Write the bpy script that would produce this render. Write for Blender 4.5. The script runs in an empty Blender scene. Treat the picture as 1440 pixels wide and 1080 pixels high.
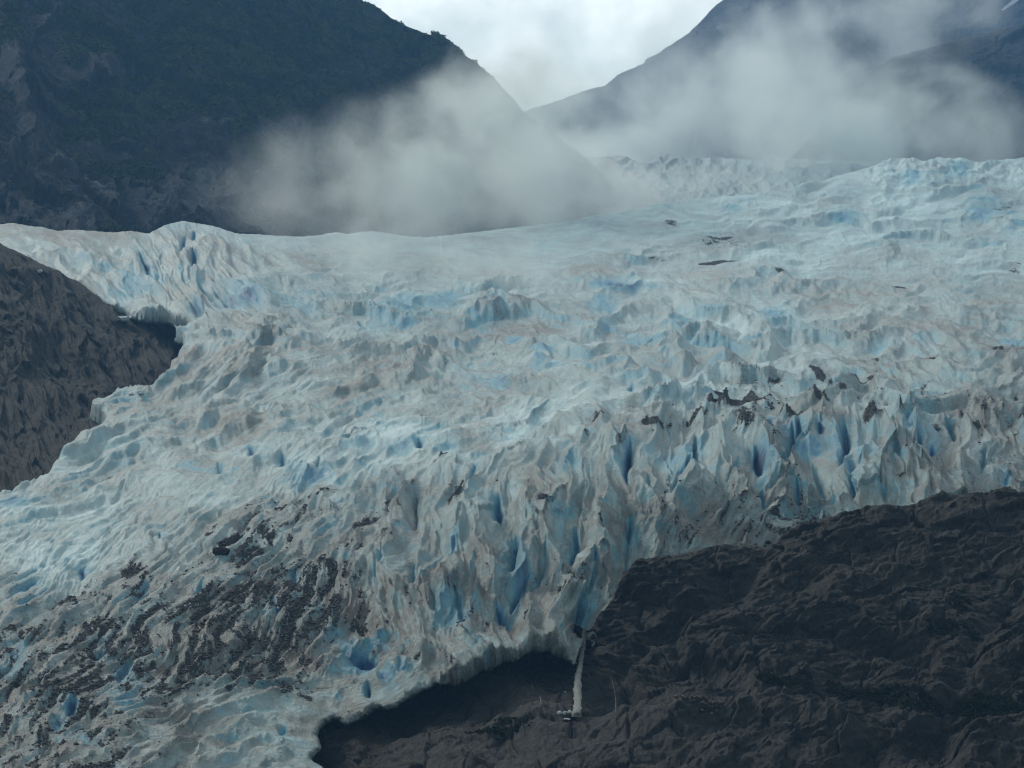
import bpy, math
import numpy as np
from mathutils import Vector

# ------------------------------------------------------------------ camera
SC = bpy.context.scene
F = 720 / math.tan(math.radians(12.0))      # focal length in photo pixels (1440 wide)
HORIZ = 1150.0                              # row of the true horizon
PITCH = math.atan((HORIZ - 540) / F)
CAMZ = 12.0
cam_d = bpy.data.cameras.new('camera'); cam = bpy.data.objects.new('camera', cam_d)
SC.collection.objects.link(cam); SC.camera = cam
cam.location = (0, 0, CAMZ)
cam.rotation_euler = (math.pi / 2 + PITCH, 0, 0)
cam_d.angle = math.radians(24.0); cam_d.clip_start = 1; cam_d.clip_end = 60000

# ------------------------------------------------------------------ world: overcast sky
SUN_EL, SUN_AZ = math.radians(40), math.radians(-42)     # azimuth clockwise from +Y: beyond the glacier, to the left
W = bpy.data.worlds.new('World'); SC.world = W; W.use_nodes = True
nt = W.node_tree; nt.nodes.clear()
def N(t, kind, **kw):
    n = t.nodes.new(kind)
    for k, v in kw.items():
        setattr(n, k, v)
    return n
sky = N(nt, 'ShaderNodeTexSky', sky_type='NISHITA', sun_disc=False)
sky.sun_elevation = SUN_EL; sky.sun_rotation = SUN_AZ; sky.dust_density = 3.0
tc = N(nt, 'ShaderNodeTexCoord'); mp = N(nt, 'ShaderNodeMapping'); mp.inputs['Scale'].default_value = (1, 1, 1.15)
nz = N(nt, 'ShaderNodeTexNoise'); nz.inputs['Scale'].default_value = 16.0; nz.inputs['Detail'].default_value = 5; nz.inputs['Roughness'].default_value = .5; nz.inputs['Distortion'].default_value = 0
cr = N(nt, 'ShaderNodeValToRGB')
cr.color_ramp.elements[0].position = .40; cr.color_ramp.elements[0].color = (.57, .635, .615, 1)
cr.color_ramp.elements[1].position = .61; cr.color_ramp.elements[1].color = (1.0, 1.045, .99, 1)
sc_ = N(nt, 'ShaderNodeVectorMath', operation='SCALE')
dt = N(nt, 'ShaderNodeVectorMath', operation='DOT_PRODUCT'); dt.inputs[1].default_value = (.02, .96, .28)   # the cloud is thinner and brighter beyond the glacier
mr = N(nt, 'ShaderNodeMapRange', interpolation_type='SMOOTHSTEP'); mr.inputs[1].default_value = .55; mr.inputs[2].default_value = 1.0; mr.inputs[3].default_value = 4.6; mr.inputs[4].default_value = 12.0
nt.links.new(tc.outputs['Generated'], dt.inputs[0]); nt.links.new(dt.outputs['Value'], mr.inputs[0]); nt.links.new(mr.outputs[0], sc_.inputs['Scale'])
mx = N(nt, 'ShaderNodeMix', data_type='RGBA'); mx.inputs['Factor'].default_value = .975
bg = N(nt, 'ShaderNodeBackground'); bg.inputs['Strength'].default_value = .1
wo = N(nt, 'ShaderNodeOutputWorld')
L = nt.links.new
L(tc.outputs['Generated'], mp.inputs[0]); L(mp.outputs[0], nz.inputs['Vector']); L(nz.outputs[0], cr.inputs[0])
L(cr.outputs[0], sc_.inputs[0]); L(sky.outputs[0], mx.inputs['A']); L(sc_.outputs[0], mx.inputs['B'])
L(mx.outputs['Result'], bg.inputs[0]); L(bg.outputs[0], wo.inputs[0])

sd = bpy.data.lights.new('sun', 'SUN'); sun = bpy.data.objects.new('sun', sd); SC.collection.objects.link(sun)
sd.energy = 1.5; sd.angle = math.radians(11); sd.color = (1, .95, .84)
dv_ = Vector((math.sin(SUN_AZ) * math.cos(SUN_EL), math.cos(SUN_AZ) * math.cos(SUN_EL), math.sin(SUN_EL)))
sun.rotation_euler = dv_.to_track_quat('Z', 'Y').to_euler()

SC.view_settings.view_transform = 'Standard'; SC.view_settings.look = 'None'
SC.view_settings.gamma = 1; SC.view_settings.exposure = 0.50
SC.render.engine = 'CYCLES'
cy = SC.cycles
cy.use_denoising = True; cy.max_bounces = 6; cy.diffuse_bounces = 2; cy.glossy_bounces = 1
cy.transmission_bounces = 1; cy.transparent_max_bounces = 8; cy.volume_bounces = 5
cy.volume_step_rate = 1.0; cy.volume_max_steps = 128
cy.use_adaptive_sampling = True; cy.adaptive_threshold = .012; cy.filter_width = 1.15

# ------------------------------------------------------------------ noise library
_rs = np.random.RandomState(7)
_P = _rs.permutation(4096)
_G = _rs.uniform(0, 2 * np.pi, 4096); _GX, _GY = np.cos(_G), np.sin(_G)
_R1, _R2, _R3 = _rs.rand(4096), _rs.rand(4096), _rs.rand(4096)
def _h(ix, iy, seed=0):
    return _P[(_P[(ix + seed * 131) & 4095] + iy) & 4095]
def perlin(x, y, seed=0):
    ix = np.floor(x).astype(np.int64); iy = np.floor(y).astype(np.int64)
    fx = x - ix; fy = y - iy
    ux = fx * fx * fx * (fx * (fx * 6 - 15) + 10); uy = fy * fy * fy * (fy * (fy * 6 - 15) + 10)
    def g(a, b):
        h = _h(ix + a, iy + b, seed); return _GX[h] * (fx - a) + _GY[h] * (fy - b)
    n0 = g(0, 0); n0 = n0 + ux * (g(1, 0) - n0)
    n1 = g(0, 1); n1 = n1 + ux * (g(1, 1) - n1)
    return (n0 + uy * (n1 - n0)) * 1.5
def fbm(x, y, o=4, seed=0, rough=.5):
    a, s, f, t = 1., 0., 1., 0.
    for k in range(o):
        s = s + a * perlin(x * f + 17.3 * k, y * f - 9.1 * k, seed + k); t += a; a *= rough; f *= 2.03
    return s / t
def ridged(x, y, o=4, seed=0, rough=.5):
    a, s, f, t = 1., 0., 1., 0.
    for k in range(o):
        s = s + a * (1 - np.abs(perlin(x * f + 5.7 * k, y * f + 3.1 * k, seed + k)) * 1.6); t += a; a *= rough; f *= 2.07
    return s / t
def worley(x, y, seed=0, jit=.9, tilt=False):
    ix = np.floor(x).astype(np.int64); iy = np.floor(y).astype(np.int64)
    f1 = np.full(x.shape, 9.); f2 = np.full(x.shape, 9.); idv = np.zeros(x.shape); tl = np.zeros(x.shape)
    for a in (-1, 0, 1):
        for b in (-1, 0, 1):
            h = _h(ix + a, iy + b, seed)
            dx = ix + a + .5 + jit * (_R1[h] - .5) - x; dy = iy + b + .5 + jit * (_R2[h] - .5) - y
            d = np.sqrt(dx * dx + dy * dy)
            nearer = d < f1
            f2 = np.where(nearer, f1, np.minimum(f2, d)); idv = np.where(nearer, _R3[h], idv); f1 = np.where(nearer, d, f1)
            if tilt: tl = np.where(nearer, dx * _GX[h] + dy * _GY[h], tl)
    return (f1, f2, idv, tl) if tilt else (f1, f2, idv)
def sstep(a, b, x):
    t = np.clip((x - a) / (b - a), 0, 1); return t * t * (3 - 2 * t)
def lerp(a, b, t): return a + (b - a) * t

# ------------------------------------------------------------------ placing things: photo row/column + horizontal distance -> world
SA, CA = math.sin(PITCH), math.cos(PITCH)
def place(u, v, r):
    x = (u - 720) / F; zc = (540 - v) / F
    dx = x; dy = CA - zc * SA; dz = SA + zc * CA
    k = r / np.sqrt(dx * dx + dy * dy)
    return np.stack([dx * k, dy * k, dz * k + CAMZ], -1)

class Interp:
    """thin-plate interpolation of scattered control values"""
    def __init__(s, pts, smooth=0.0, sc=1000.):
        a = np.array(pts, float); s.p = a[:, :2] / sc; s.sc = sc; n = len(a)
        d = np.linalg.norm(s.p[:, None] - s.p[None], axis=-1)
        K = np.where(d > 0, d * d * np.log(d + 1e-12), 0) + np.eye(n) * smooth
        Pm = np.c_[np.ones(n), s.p]; A = np.zeros((n + 3, n + 3)); A[:n, :n] = K; A[:n, n:] = Pm; A[n:, :n] = Pm.T
        s.w = np.linalg.solve(A, np.r_[a[:, 2], 0, 0, 0]); s.n = n
    def __call__(s, u, v):
        x, y = u / s.sc, v / s.sc; o = s.w[s.n] + s.w[s.n + 1] * x + s.w[s.n + 2] * y
        for i in range(s.n):
            q = (x - s.p[i, 0]) ** 2 + (y - s.p[i, 1]) ** 2
            o = o + s.w[i] * .5 * q * np.log(q + 1e-18)
        return o
def on_grid(f, U, V, step=8.0):
    """evaluate a slow smooth function coarsely and upsample"""
    u0, u1, v0, v1 = U.min(), U.max(), V.min(), V.max()
    nu = int((u1 - u0) / step) + 3; nv = int((v1 - v0) / step) + 3
    gu = u0 + np.arange(nu) * step; gv = v0 + np.arange(nv) * step
    GU, GV = np.meshgrid(gu, gv); Z = f(GU, GV)
    return bil(Z, (U - u0) / step, (V - v0) / step)
def bil(Z, x, y):
    x = np.clip(x, 0, Z.shape[1] - 1.001); y = np.clip(y, 0, Z.shape[0] - 1.001)
    ix = x.astype(int); iy = y.astype(int); fx = x - ix; fy = y - iy
    return (Z[iy, ix] * (1 - fx) + Z[iy, ix + 1] * fx) * (1 - fy) + (Z[iy + 1, ix] * (1 - fx) + Z[iy + 1, ix + 1] * fx) * fy
def idw(pts, U, V, s=110., step=12.):
    """normalised gaussian blend of control values pts: (u, v, a, b, ...)"""
    a = np.array(pts, float)
    def f(u, v):
        num = 0; den = 0
        for q in a:
            d2 = (u - q[0]) ** 2 + ((v - q[1]) * 1.3) ** 2
            w = np.exp(-d2 / (2 * s * s)) + 1e-4 * np.exp(-d2 / (2 * (3.2 * s) ** 2)) + 1e-9
            num = num + w[..., None] * q[2:]; den = den + w
        return num / den[..., None]
    u0, u1, v0, v1 = U.min(), U.max(), V.min(), V.max()
    gu = np.arange(u0, u1 + 2 * step, step); gv = np.arange(v0, v1 + 2 * step, step)
    GU, GV = np.meshgrid(gu, gv); Z = f(GU, GV)
    return [bil(Z[..., k], (U - u0) / step, (V - v0) / step) for k in range(Z.shape[-1])]
def sdist(poly, U, V):
    """signed distance to a closed polygon, positive inside"""
    p = np.array(poly, float); q = np.roll(p, -1, 0)
    best = np.full(U.shape, 1e9); ins = np.zeros(U.shape, bool)
    for a, b in zip(p, q):
        e = b - a; L2 = max(e @ e, 1e-9)
        t = np.clip(((U - a[0]) * e[0] + (V - a[1]) * e[1]) / L2, 0, 1)
        best = np.minimum(best, (U - a[0] - t * e[0]) ** 2 + (V - a[1] - t * e[1]) ** 2)
        if a[1] != b[1]:
            c = ((a[1] > V) != (b[1] > V)) & (U < (b[0] - a[0]) * (V - a[1]) / (b[1] - a[1]) + a[0])
            ins ^= c
    return np.sqrt(best) * np.where(ins, 1, -1)
def pdist(line, U, V):
    p = np.array(line, float); best = np.full(U.shape, 1e9)
    for a, b in zip(p[:-1], p[1:]):
        e = b - a; t = np.clip(((U - a[0]) * e[0] + (V - a[1]) * e[1]) / max(e @ e, 1e-9), 0, 1)
        best = np.minimum(best, (U - a[0] - t * e[0]) ** 2 + (V - a[1] - t * e[1]) ** 2)
    return np.sqrt(best)

# ------------------------------------------------------------------ mesh helpers
def grid_mesh(name, P, keep=None, attrs=None, smooth=True):
    nv, nu = P.shape[:2]
    idx = np.arange(nv * nu).reshape(nv, nu)
    q = np.stack([idx[:-1, :-1], idx[1:, :-1], idx[1:, 1:], idx[:-1, 1:]], -1).reshape(-1, 4)
    if keep is not None:
        kf = (keep[:-1, :-1] & keep[1:, :-1] & keep[1:, 1:] & keep[:-1, 1:]).ravel(); q = q[kf]
    used = np.zeros(nv * nu, bool); used[q.ravel()] = True
    remap = np.cumsum(used) - 1; q = remap[q]
    return raw_mesh(name, P.reshape(-1, 3)[used], q, {k: a.reshape(nv * nu, -1)[used] for k, a in (attrs or {}).items()}, smooth)
def raw_mesh(name, co, faces, attrs=None, smooth=True):
    me = bpy.data.meshes.new(name); n = len(co); nf, k = faces.shape
    me.vertices.add(n); me.vertices.foreach_set('co', co.astype(np.float32).ravel())
    me.loops.add(nf * k); me.loops.foreach_set('vertex_index', faces.astype(np.int32).ravel())
    me.polygons.add(nf); me.polygons.foreach_set('loop_start', np.arange(0, nf * k, k, dtype=np.int32))
    me.polygons.foreach_set('loop_total', np.full(nf, k, np.int32))
    me.polygons.foreach_set('use_smooth', np.full(nf, smooth))
    for nm, a in (attrs or {}).items():
        a = a.astype(np.float32)
        if a.shape[1] == 4: t, fld = 'FLOAT_COLOR', 'color'
        elif a.shape[1] == 3: t, fld = 'FLOAT_VECTOR', 'vector'
        else: t, fld = 'FLOAT', 'value'
        at = me.attributes.new(nm, t, 'POINT'); at.data.foreach_set(fld, a.ravel())
    me.update(calc_edges=True)
    return me
def link(name, me, mat, label=None, cat=None, kind=None, group=None, parent=None):
    o = bpy.data.objects.new(name, me); SC.collection.objects.link(o)
    if mat is not None: me.materials.append(mat)
    if label: o['label'] = label
    if cat: o['category'] = cat
    if kind: o['kind'] = kind
    if group: o['group'] = group
    if parent: o.parent = parent
    return o
def fold(A, B, ins, R, k=2.0):
    """past its outline a sheet folds back behind itself, so every rim has a far side"""
    gy, gx = np.gradient(ins); n_ = np.hypot(gx, gy) + 1e-6; d = np.clip(-ins, 0, 12)
    return place(A + gx / n_ * d * 1.9, B + gy / n_ * d * 1.9, R + d * k * R / F * 2)
def normals(P):
    du = np.gradient(P, axis=1); dv = np.gradient(P, axis=0)
    n = np.cross(du, dv); n /= np.linalg.norm(n, axis=-1, keepdims=True) + 1e-12
    s = np.sign(n[..., 2].mean())
    return n * s

# ------------------------------------------------------------------ materials
class Mat:
    def __init__(s, name):
        s.m = bpy.data.materials.new(name); s.m.use_nodes = True; s.t = s.m.node_tree; s.t.nodes.clear()
        s.out = s.n('ShaderNodeOutputMaterial')
    def n(s, kind, **kw): return N(s.t, kind, **kw)
    def l(s, a, b): s.t.links.new(a, b)
    def set(s, sock, val):
        if hasattr(val, 'is_linked') or hasattr(val, 'links'): s.l(val, sock)
        else: sock.default_value = val
    def attr(s, name, out='Fac'):
        a = s.n('ShaderNodeAttribute', attribute_name=name); return a.outputs[out]
    def sep(s, c):
        n = s.n('ShaderNodeSeparateColor'); s.l(c, n.inputs[0]); return n.outputs
    def noise(s, vec, scale, detail=4, rough=.5, dist=0., out=0):
        n = s.n('ShaderNodeTexNoise'); n.inputs['Scale'].default_value = scale; n.inputs['Detail'].default_value = detail
        n.inputs['Roughness'].default_value = rough; n.inputs['Distortion'].default_value = dist
        s.l(vec, n.inputs['Vector']); return n.outputs[out]
    def scalev(s, vec, sc):
        n = s.n('ShaderNodeVectorMath', operation='MULTIPLY'); s.l(vec, n.inputs[0]); n.inputs[1].default_value = sc; return n.outputs[0]
    def math(s, op, a, b=0., clamp=False):
        n = s.n('ShaderNodeMath', operation=op, use_clamp=clamp); s.set(n.inputs[0], a); s.set(n.inputs[1], b); return n.outputs[0]
    def step(s, x, a, b):
        n = s.n('ShaderNodeMapRange', interpolation_type='SMOOTHSTEP'); s.set(n.inputs[0], x)
        n.inputs[1].default_value = a; n.inputs[2].default_value = b; return n.outputs[0]
    def mix(s, f, a, b):
        n = s.n('ShaderNodeMix', data_type='RGBA'); s.set(n.inputs['Factor'], f)
        s.set(n.inputs['A'], a if not isinstance(a, tuple) else a + (1,)); s.set(n.inputs['B'], b if not isinstance(b, tuple) else b + (1,)); return n.outputs['Result']
    def bump(s, h, dist, strength=1., prev=None):
        n = s.n('ShaderNodeBump'); n.inputs['Distance'].default_value = dist; n.inputs['Strength'].default_value = strength
        s.l(h, n.inputs['Height'])
        if prev is not None: s.l(prev, n.inputs['Normal'])
        return n.outputs[0]
    def surf(s, col, rough=.8, normal=None, spec=.3, **kw):
        b = s.n('ShaderNodeBsdfPrincipled'); s.set(b.inputs['Base Color'], col if not isinstance(col, tuple) else col + (1,))
        s.set(b.inputs['Roughness'], rough); b.inputs['Specular IOR Level'].default_value = spec
        if normal is not None: s.l(normal, b.inputs['Normal'])
        for k, v in kw.items(): s.set(b.inputs[k], v)
        s.l(b.outputs[0], s.out.inputs['Surface']); return s.m

def ice_material(name='glacier ice', far=False):
    m = Mat(name)
    pos = m.n('ShaderNodeNewGeometry').outputs['Position']
    ms = m.n('ShaderNodeAttribute', attribute_name='masks'); r, g, b = m.sep(ms.outputs['Color'])[:3]; a = ms.outputs['Alpha']
    tint = m.n('ShaderNodeAttribute', attribute_name='tint'); tr, tg, tb = m.sep(tint.outputs['Color'])[:3]; n2 = tint.outputs['Alpha']
    n1 = m.noise(pos, .04, 6, .6, .6)
    n3 = m.noise(pos, .5, 6, .65)
    n5 = m.noise(pos, .16, 7, .68, .8)
    col = m.mix(m.step(n1, .35, .65), (.29, .48, .515), (.44, .595, .60))
    col = m.mix(m.math('MULTIPLY', m.step(n5, .40, .66), .35), col, (.52, .64, .65))
    col = m.mix(m.step(n2, .62, .30), col, m.mix(n5, (.235, .37, .41), (.33, .37, .37)))
    col = m.mix(tb, col, (.66, .88, .93))                # fresh bright ice
    dirtf = m.step(m.math('ADD', g, m.math('MULTIPLY', m.math('SUBTRACT', n5, .5), .7)), .18, .85)
    col = m.mix(m.math('MULTIPLY', dirtf, .9), col, m.mix(m.step(n1, .4, .6), (.305, .285, .26), (.22, .295, .305)))
    col = m.mix(m.math('MULTIPLY', m.math('MULTIPLY', tr, m.step(n5, .3, .6)), .85), col, (.40, .30, .26))
    gm = m.attr('grime_shade')  # silt and the dimmer light of the lower ice, mixed into its colour
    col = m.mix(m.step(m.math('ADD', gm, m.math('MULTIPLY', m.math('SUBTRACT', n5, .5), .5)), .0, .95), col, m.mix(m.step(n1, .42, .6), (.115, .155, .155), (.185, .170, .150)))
    # blue ice
    bl = m.math('ADD', r, m.math('MULTIPLY', m.math('SUBTRACT', n2, .5), .3))
    col = m.mix(m.math('MULTIPLY', m.step(bl, .04, .55), .85), col, (.14, .42, .55))
    col = m.mix(m.step(bl, .40, .85), col, (.10, .28, .45))
    col = m.mix(m.step(bl, .75, 1.15), col, (.015, .085, .23))
    col = m.mix(m.math('MULTIPLY', m.math('MULTIPLY', tg, m.step(n3, .35, .62)), .9), col, (.10, .105, .11))     # thin film of grit
    grit = m.math('MULTIPLY', a, m.step(m.noise(pos, .7, 5, .7), .40, .56))
    col = m.mix(m.math('MULTIPLY', grit, .9), col, (.06, .06, .06))
    col = m.mix(m.math('MULTIPLY', m.step(m.noise(pos, .9, 6, .75), .62, .72), m.math('MULTIPLY', g, .55)), col, (.09, .09, .09))
    db = m.step(m.math('ADD', b, m.math('MULTIPLY', m.math('SUBTRACT', n3, .5), 1.5)), .36, .62)
    dcol = m.mix(m.step(n3, .4, .62), (.034, .040, .046), (.080, .087, .092))
    col = m.mix(db, col, dcol)
    h = m.math('ADD', m.noise(pos, .3, 9, .7), m.math('MULTIPLY', n5, 1.5))
    nrm = m.bump(h, 2.4 if not far else 6, .8)
    return m.surf(col, m.mix(db, (.5,) * 3, (.9,) * 3), nrm, .35)

def rock_material(name, dark, light, warm, scale=1., wet=.0, strata=(0, .3, 1), bumpd=2.5, green=None):
    m = Mat(name)
    pos = m.n('ShaderNodeNewGeometry').outputs['Position']
    fl = m.attr('flowco', 'Vector')
    st = m.noise(m.scalev(fl, (.035, .20, 1)), 1.0, 10, .72, .8)
    st3 = m.noise(m.scalev(fl, (.11, .42, 1)), 1.0, 7, .7, .5)
    n1 = m.noise(pos, .03 * scale, 7, .62, .5); n2 = m.noise(pos, .25 * scale, 6, .65)
    mot = m.noise(pos, .11 * scale, 7, .72, 1.0)
    col = m.mix(m.step(m.math('ADD', st, m.math('MULTIPLY', m.math('SUBTRACT', st3, .5), .7)), .38, .64), dark, light)
    col = m.mix(m.math('MULTIPLY', m.step(st3, .53, .64), .7), col, tuple(min(1, c * 2.6) for c in light))
    col = m.mix(m.math('MULTIPLY', m.step(n1, .50, .68), .75), col, warm)
    col = m.mix(m.math('MULTIPLY', m.step(mot, .56, .68), .8), col, tuple(min(1, c * 2.2) for c in light))
    col = m.mix(m.math('MULTIPLY', m.step(mot, .50, .34), .7), col, tuple(c * .5 for c in dark))
    cel = m.n('ShaderNodeTexVoronoi', feature='DISTANCE_TO_EDGE'); cel.inputs['Scale'].default_value = .09 * scale
    wv = m.n('ShaderNodeMixRGB', blend_type='ADD'); wv.inputs[0].default_value = 1; m.l(m.scalev(pos, (.6, .6, 1.6)), wv.inputs[1]); m.l(m.scalev(m.noise(pos, .08 * scale, 4, .6, 0, 1), (14 / scale,) * 3), wv.inputs[2]); m.l(wv.outputs[0], cel.inputs['Vector'])
    crk = m.math('MULTIPLY', m.step(cel.outputs['Distance'], .05, .0), m.step(n1, .42, .58))
    col = m.mix(m.math('MULTIPLY', crk, .8), col, tuple(c * .35 for c in dark))
    ms = m.n('ShaderNodeAttribute', attribute_name='masks'); r, g, b = m.sep(ms.outputs['Color'])[:3]
    if green: col = m.mix(m.step(m.math('ADD', g, m.math('MULTIPLY', m.math('SUBTRACT', n2, .5), .9)), .35, .6), col, m.mix(m.step(n2, .4, .6), green, tuple(c * 1.9 for c in green)))
    pale = tuple(min(1, c * 3.4) for c in light)
    col = m.mix(m.step(m.math('ADD', r, m.math('MULTIPLY', m.math('SUBTRACT', st, .5), 1.6)), .45, .7), col, pale)
    h = m.math('ADD', m.math('ADD', st, m.math('MULTIPLY', st3, .9)), m.math('ADD', m.math('MULTIPLY', n2, .8), m.math('MULTIPLY', mot, 1.2)))
    return m.surf(col, m.mix(wet, (.9,) * 3, (.45,) * 3) if wet else .9, m.bump(h, bumpd, .9), .25 + wet * .5)

# ================================================================== GLACIER
G_R = Interp([(-150,1130,840),(0,1080,880),(300,1080,890),(450,1080,905),(620,960,955),(800,915,1000),(830,880,1040),(870,860,1065),(960,840,1090),(450,900,1040),(0,900,1060),(200,800,1170),
 (0,700,1380),(300,700,1340),(600,700,1240),(720,800,1090),(900,780,1110),(1150,740,1170),(1440,700,1230),(1590,700,1240),(1200,620,1290),(900,600,1330),(600,610,1480),
 (300,610,1600),(150,610,1660),(1440,520,1640),(1000,520,1700),(500,520,1800),(260,480,1930),(-150,340,2500),(0,350,2420),(250,440,2120),(250,320,2500),(600,338,2600),(500,420,2200),
 (900,400,2360),(1440,430,2230),(900,300,2900),(1040,280,3050),(1440,225,3500),(1200,255,3250),(1200,330,2800),(1600,300,3000),(1300,850,1080),(1440,900,1130)], .0005)
GLACIER_SKY = [(-400,330),(-160,322),(-80,312),(0,318),(20,316),(40,320),(62,322),(80,327),(105,325),(130,327),(160,329),(185,327),(210,331),(228,321),(242,316),(256,313),(275,316),(300,320),(330,330),(380,333),
 (420,335),(450,333),(470,329),(490,331),(520,327),(545,330),(575,335),(600,336),(640,332),(700,325),(760,318),(800,313),(880,300),(960,288),(1040,280),(1110,273),(1150,262),(1180,252),(1200,245),
 (1222,238),(1240,232),(1262,225),(1285,227),(1300,231),(1325,228),(1350,227),(1380,230),(1410,226),(1440,226),(1500,222),(1600,230),(1850,236)]
GLACIER_POLY = GLACIER_SKY + [(1850,800),(1200,810),(1085,850),(960,850),(905,862),(876,885),(850,905),(834,912),(824,900),(819,906),(808,935),(790,925),(770,917),(745,918),(725,930),(700,938),(665,952),(640,965),(615,962),(600,970),(575,982),(555,996),(530,1000),
 (505,1013),(490,1018),(470,1012),(455,1022),(446,1035),(452,1055),(440,1068),(458,1085),(450,1150),(-400,1150)]
# tongue outline round the bare rock on the left
LEFT_HOLE = [(-420,285),(-160,315),(-60,332),(0,352),(18,362),(35,376),(60,384),(88,394),(112,410),(130,428),(150,440),(175,446),(205,455),(235,458),(262,463),(270,466),(262,471),(249,472),(246,480),(256,486),(252,497),
 (247,508),(240,516),(238,530),(228,540),(216,550),(204,555),(186,556),(165,560),(140,568),(128,580),(126,590),(136,596),(145,604),(130,610),(112,617),(96,630),(88,645),(70,660),(66,670),(40,682),(15,696),(-10,712),(-160,770),(-420,860)]
STEP = 1.15
us = np.arange(-350, 1790, STEP); vs = np.arange(205, 1125, STEP)
U, V = np.meshgrid(us, vs)

FLOW = [(1440,300,-4),(1200,350,-3),(1000,330,2),(1250,430,-6),(1000,410,-10),(1440,450,-4),(1440,550,20),(1300,540,-12),(1000,500,-2),(800,450,-8),(700,400,-5),(600,460,6),(450,500,12),(700,530,2),
 (850,560,10),(1100,560,-6),(400,560,18),(300,600,22),(150,650,20),(60,740,28),(200,700,30),(350,680,30),(550,610,10),(700,620,25),(500,680,42),(430,760,42),(350,780,38),(250,830,45),
 (100,830,32),(50,900,34),(150,960,38),(300,900,50),(330,1020,12),(200,1050,20),(420,1040,6),(60,1050,45),(420,900,58),(500,830,62),(520,960,30),(560,780,74),(600,880,88),(640,740,66),(700,780,72),(700,880,100),
 (780,700,80),(820,800,84),(800,880,84),(880,670,86),(960,650,88),(1000,740,66),(1060,640,92),(1120,650,86),(1190,640,92),(1260,650,100),(1350,640,110),(1440,650,110),(1080,730,40),(930,780,80),
 (100,350,-14),(180,400,-50),(250,380,-64),(320,430,-42),(400,440,-20),(450,370,-8),(40,330,-10),(190,520,50),(270,540,48),(220,590,20)]
TH = idw(FLOW, U, V, 38, 12)[0]
def rot_coords(ang, u, v, seed):
    a = math.radians(ang); c, sn = math.cos(a), math.sin(a)
    wu = u + 34 * fbm(u / 130, v / 85, 4, 3); wv = v + 15 * fbm(u / 95, v / 60, 4, 9)
    return wu * c - wv * sn + seed * 313.7, wu * sn + wv * c + seed * 171.3       # along, across (grows down the picture)
def bank(fn):
    """evaluate an oriented pattern in several fixed directions and blend them by the local flow direction"""
    out = None
    for k, ang in enumerate(range(-80, 141, 20)):
        w = sstep(.15, .85, np.clip(1 - np.abs(TH - ang) / 20, 0, 1)); m = w > 0
        if not m.any(): continue
        u, v = U[m], V[m]; a, t = rot_coords(ang, u, v, k)
        r = fn(a, t, u, v)
        if out is None: out = [np.zeros(U.shape) for _ in r]
        for o, q in zip(out, r): o[m] += w[m] * q
    return out

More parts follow.
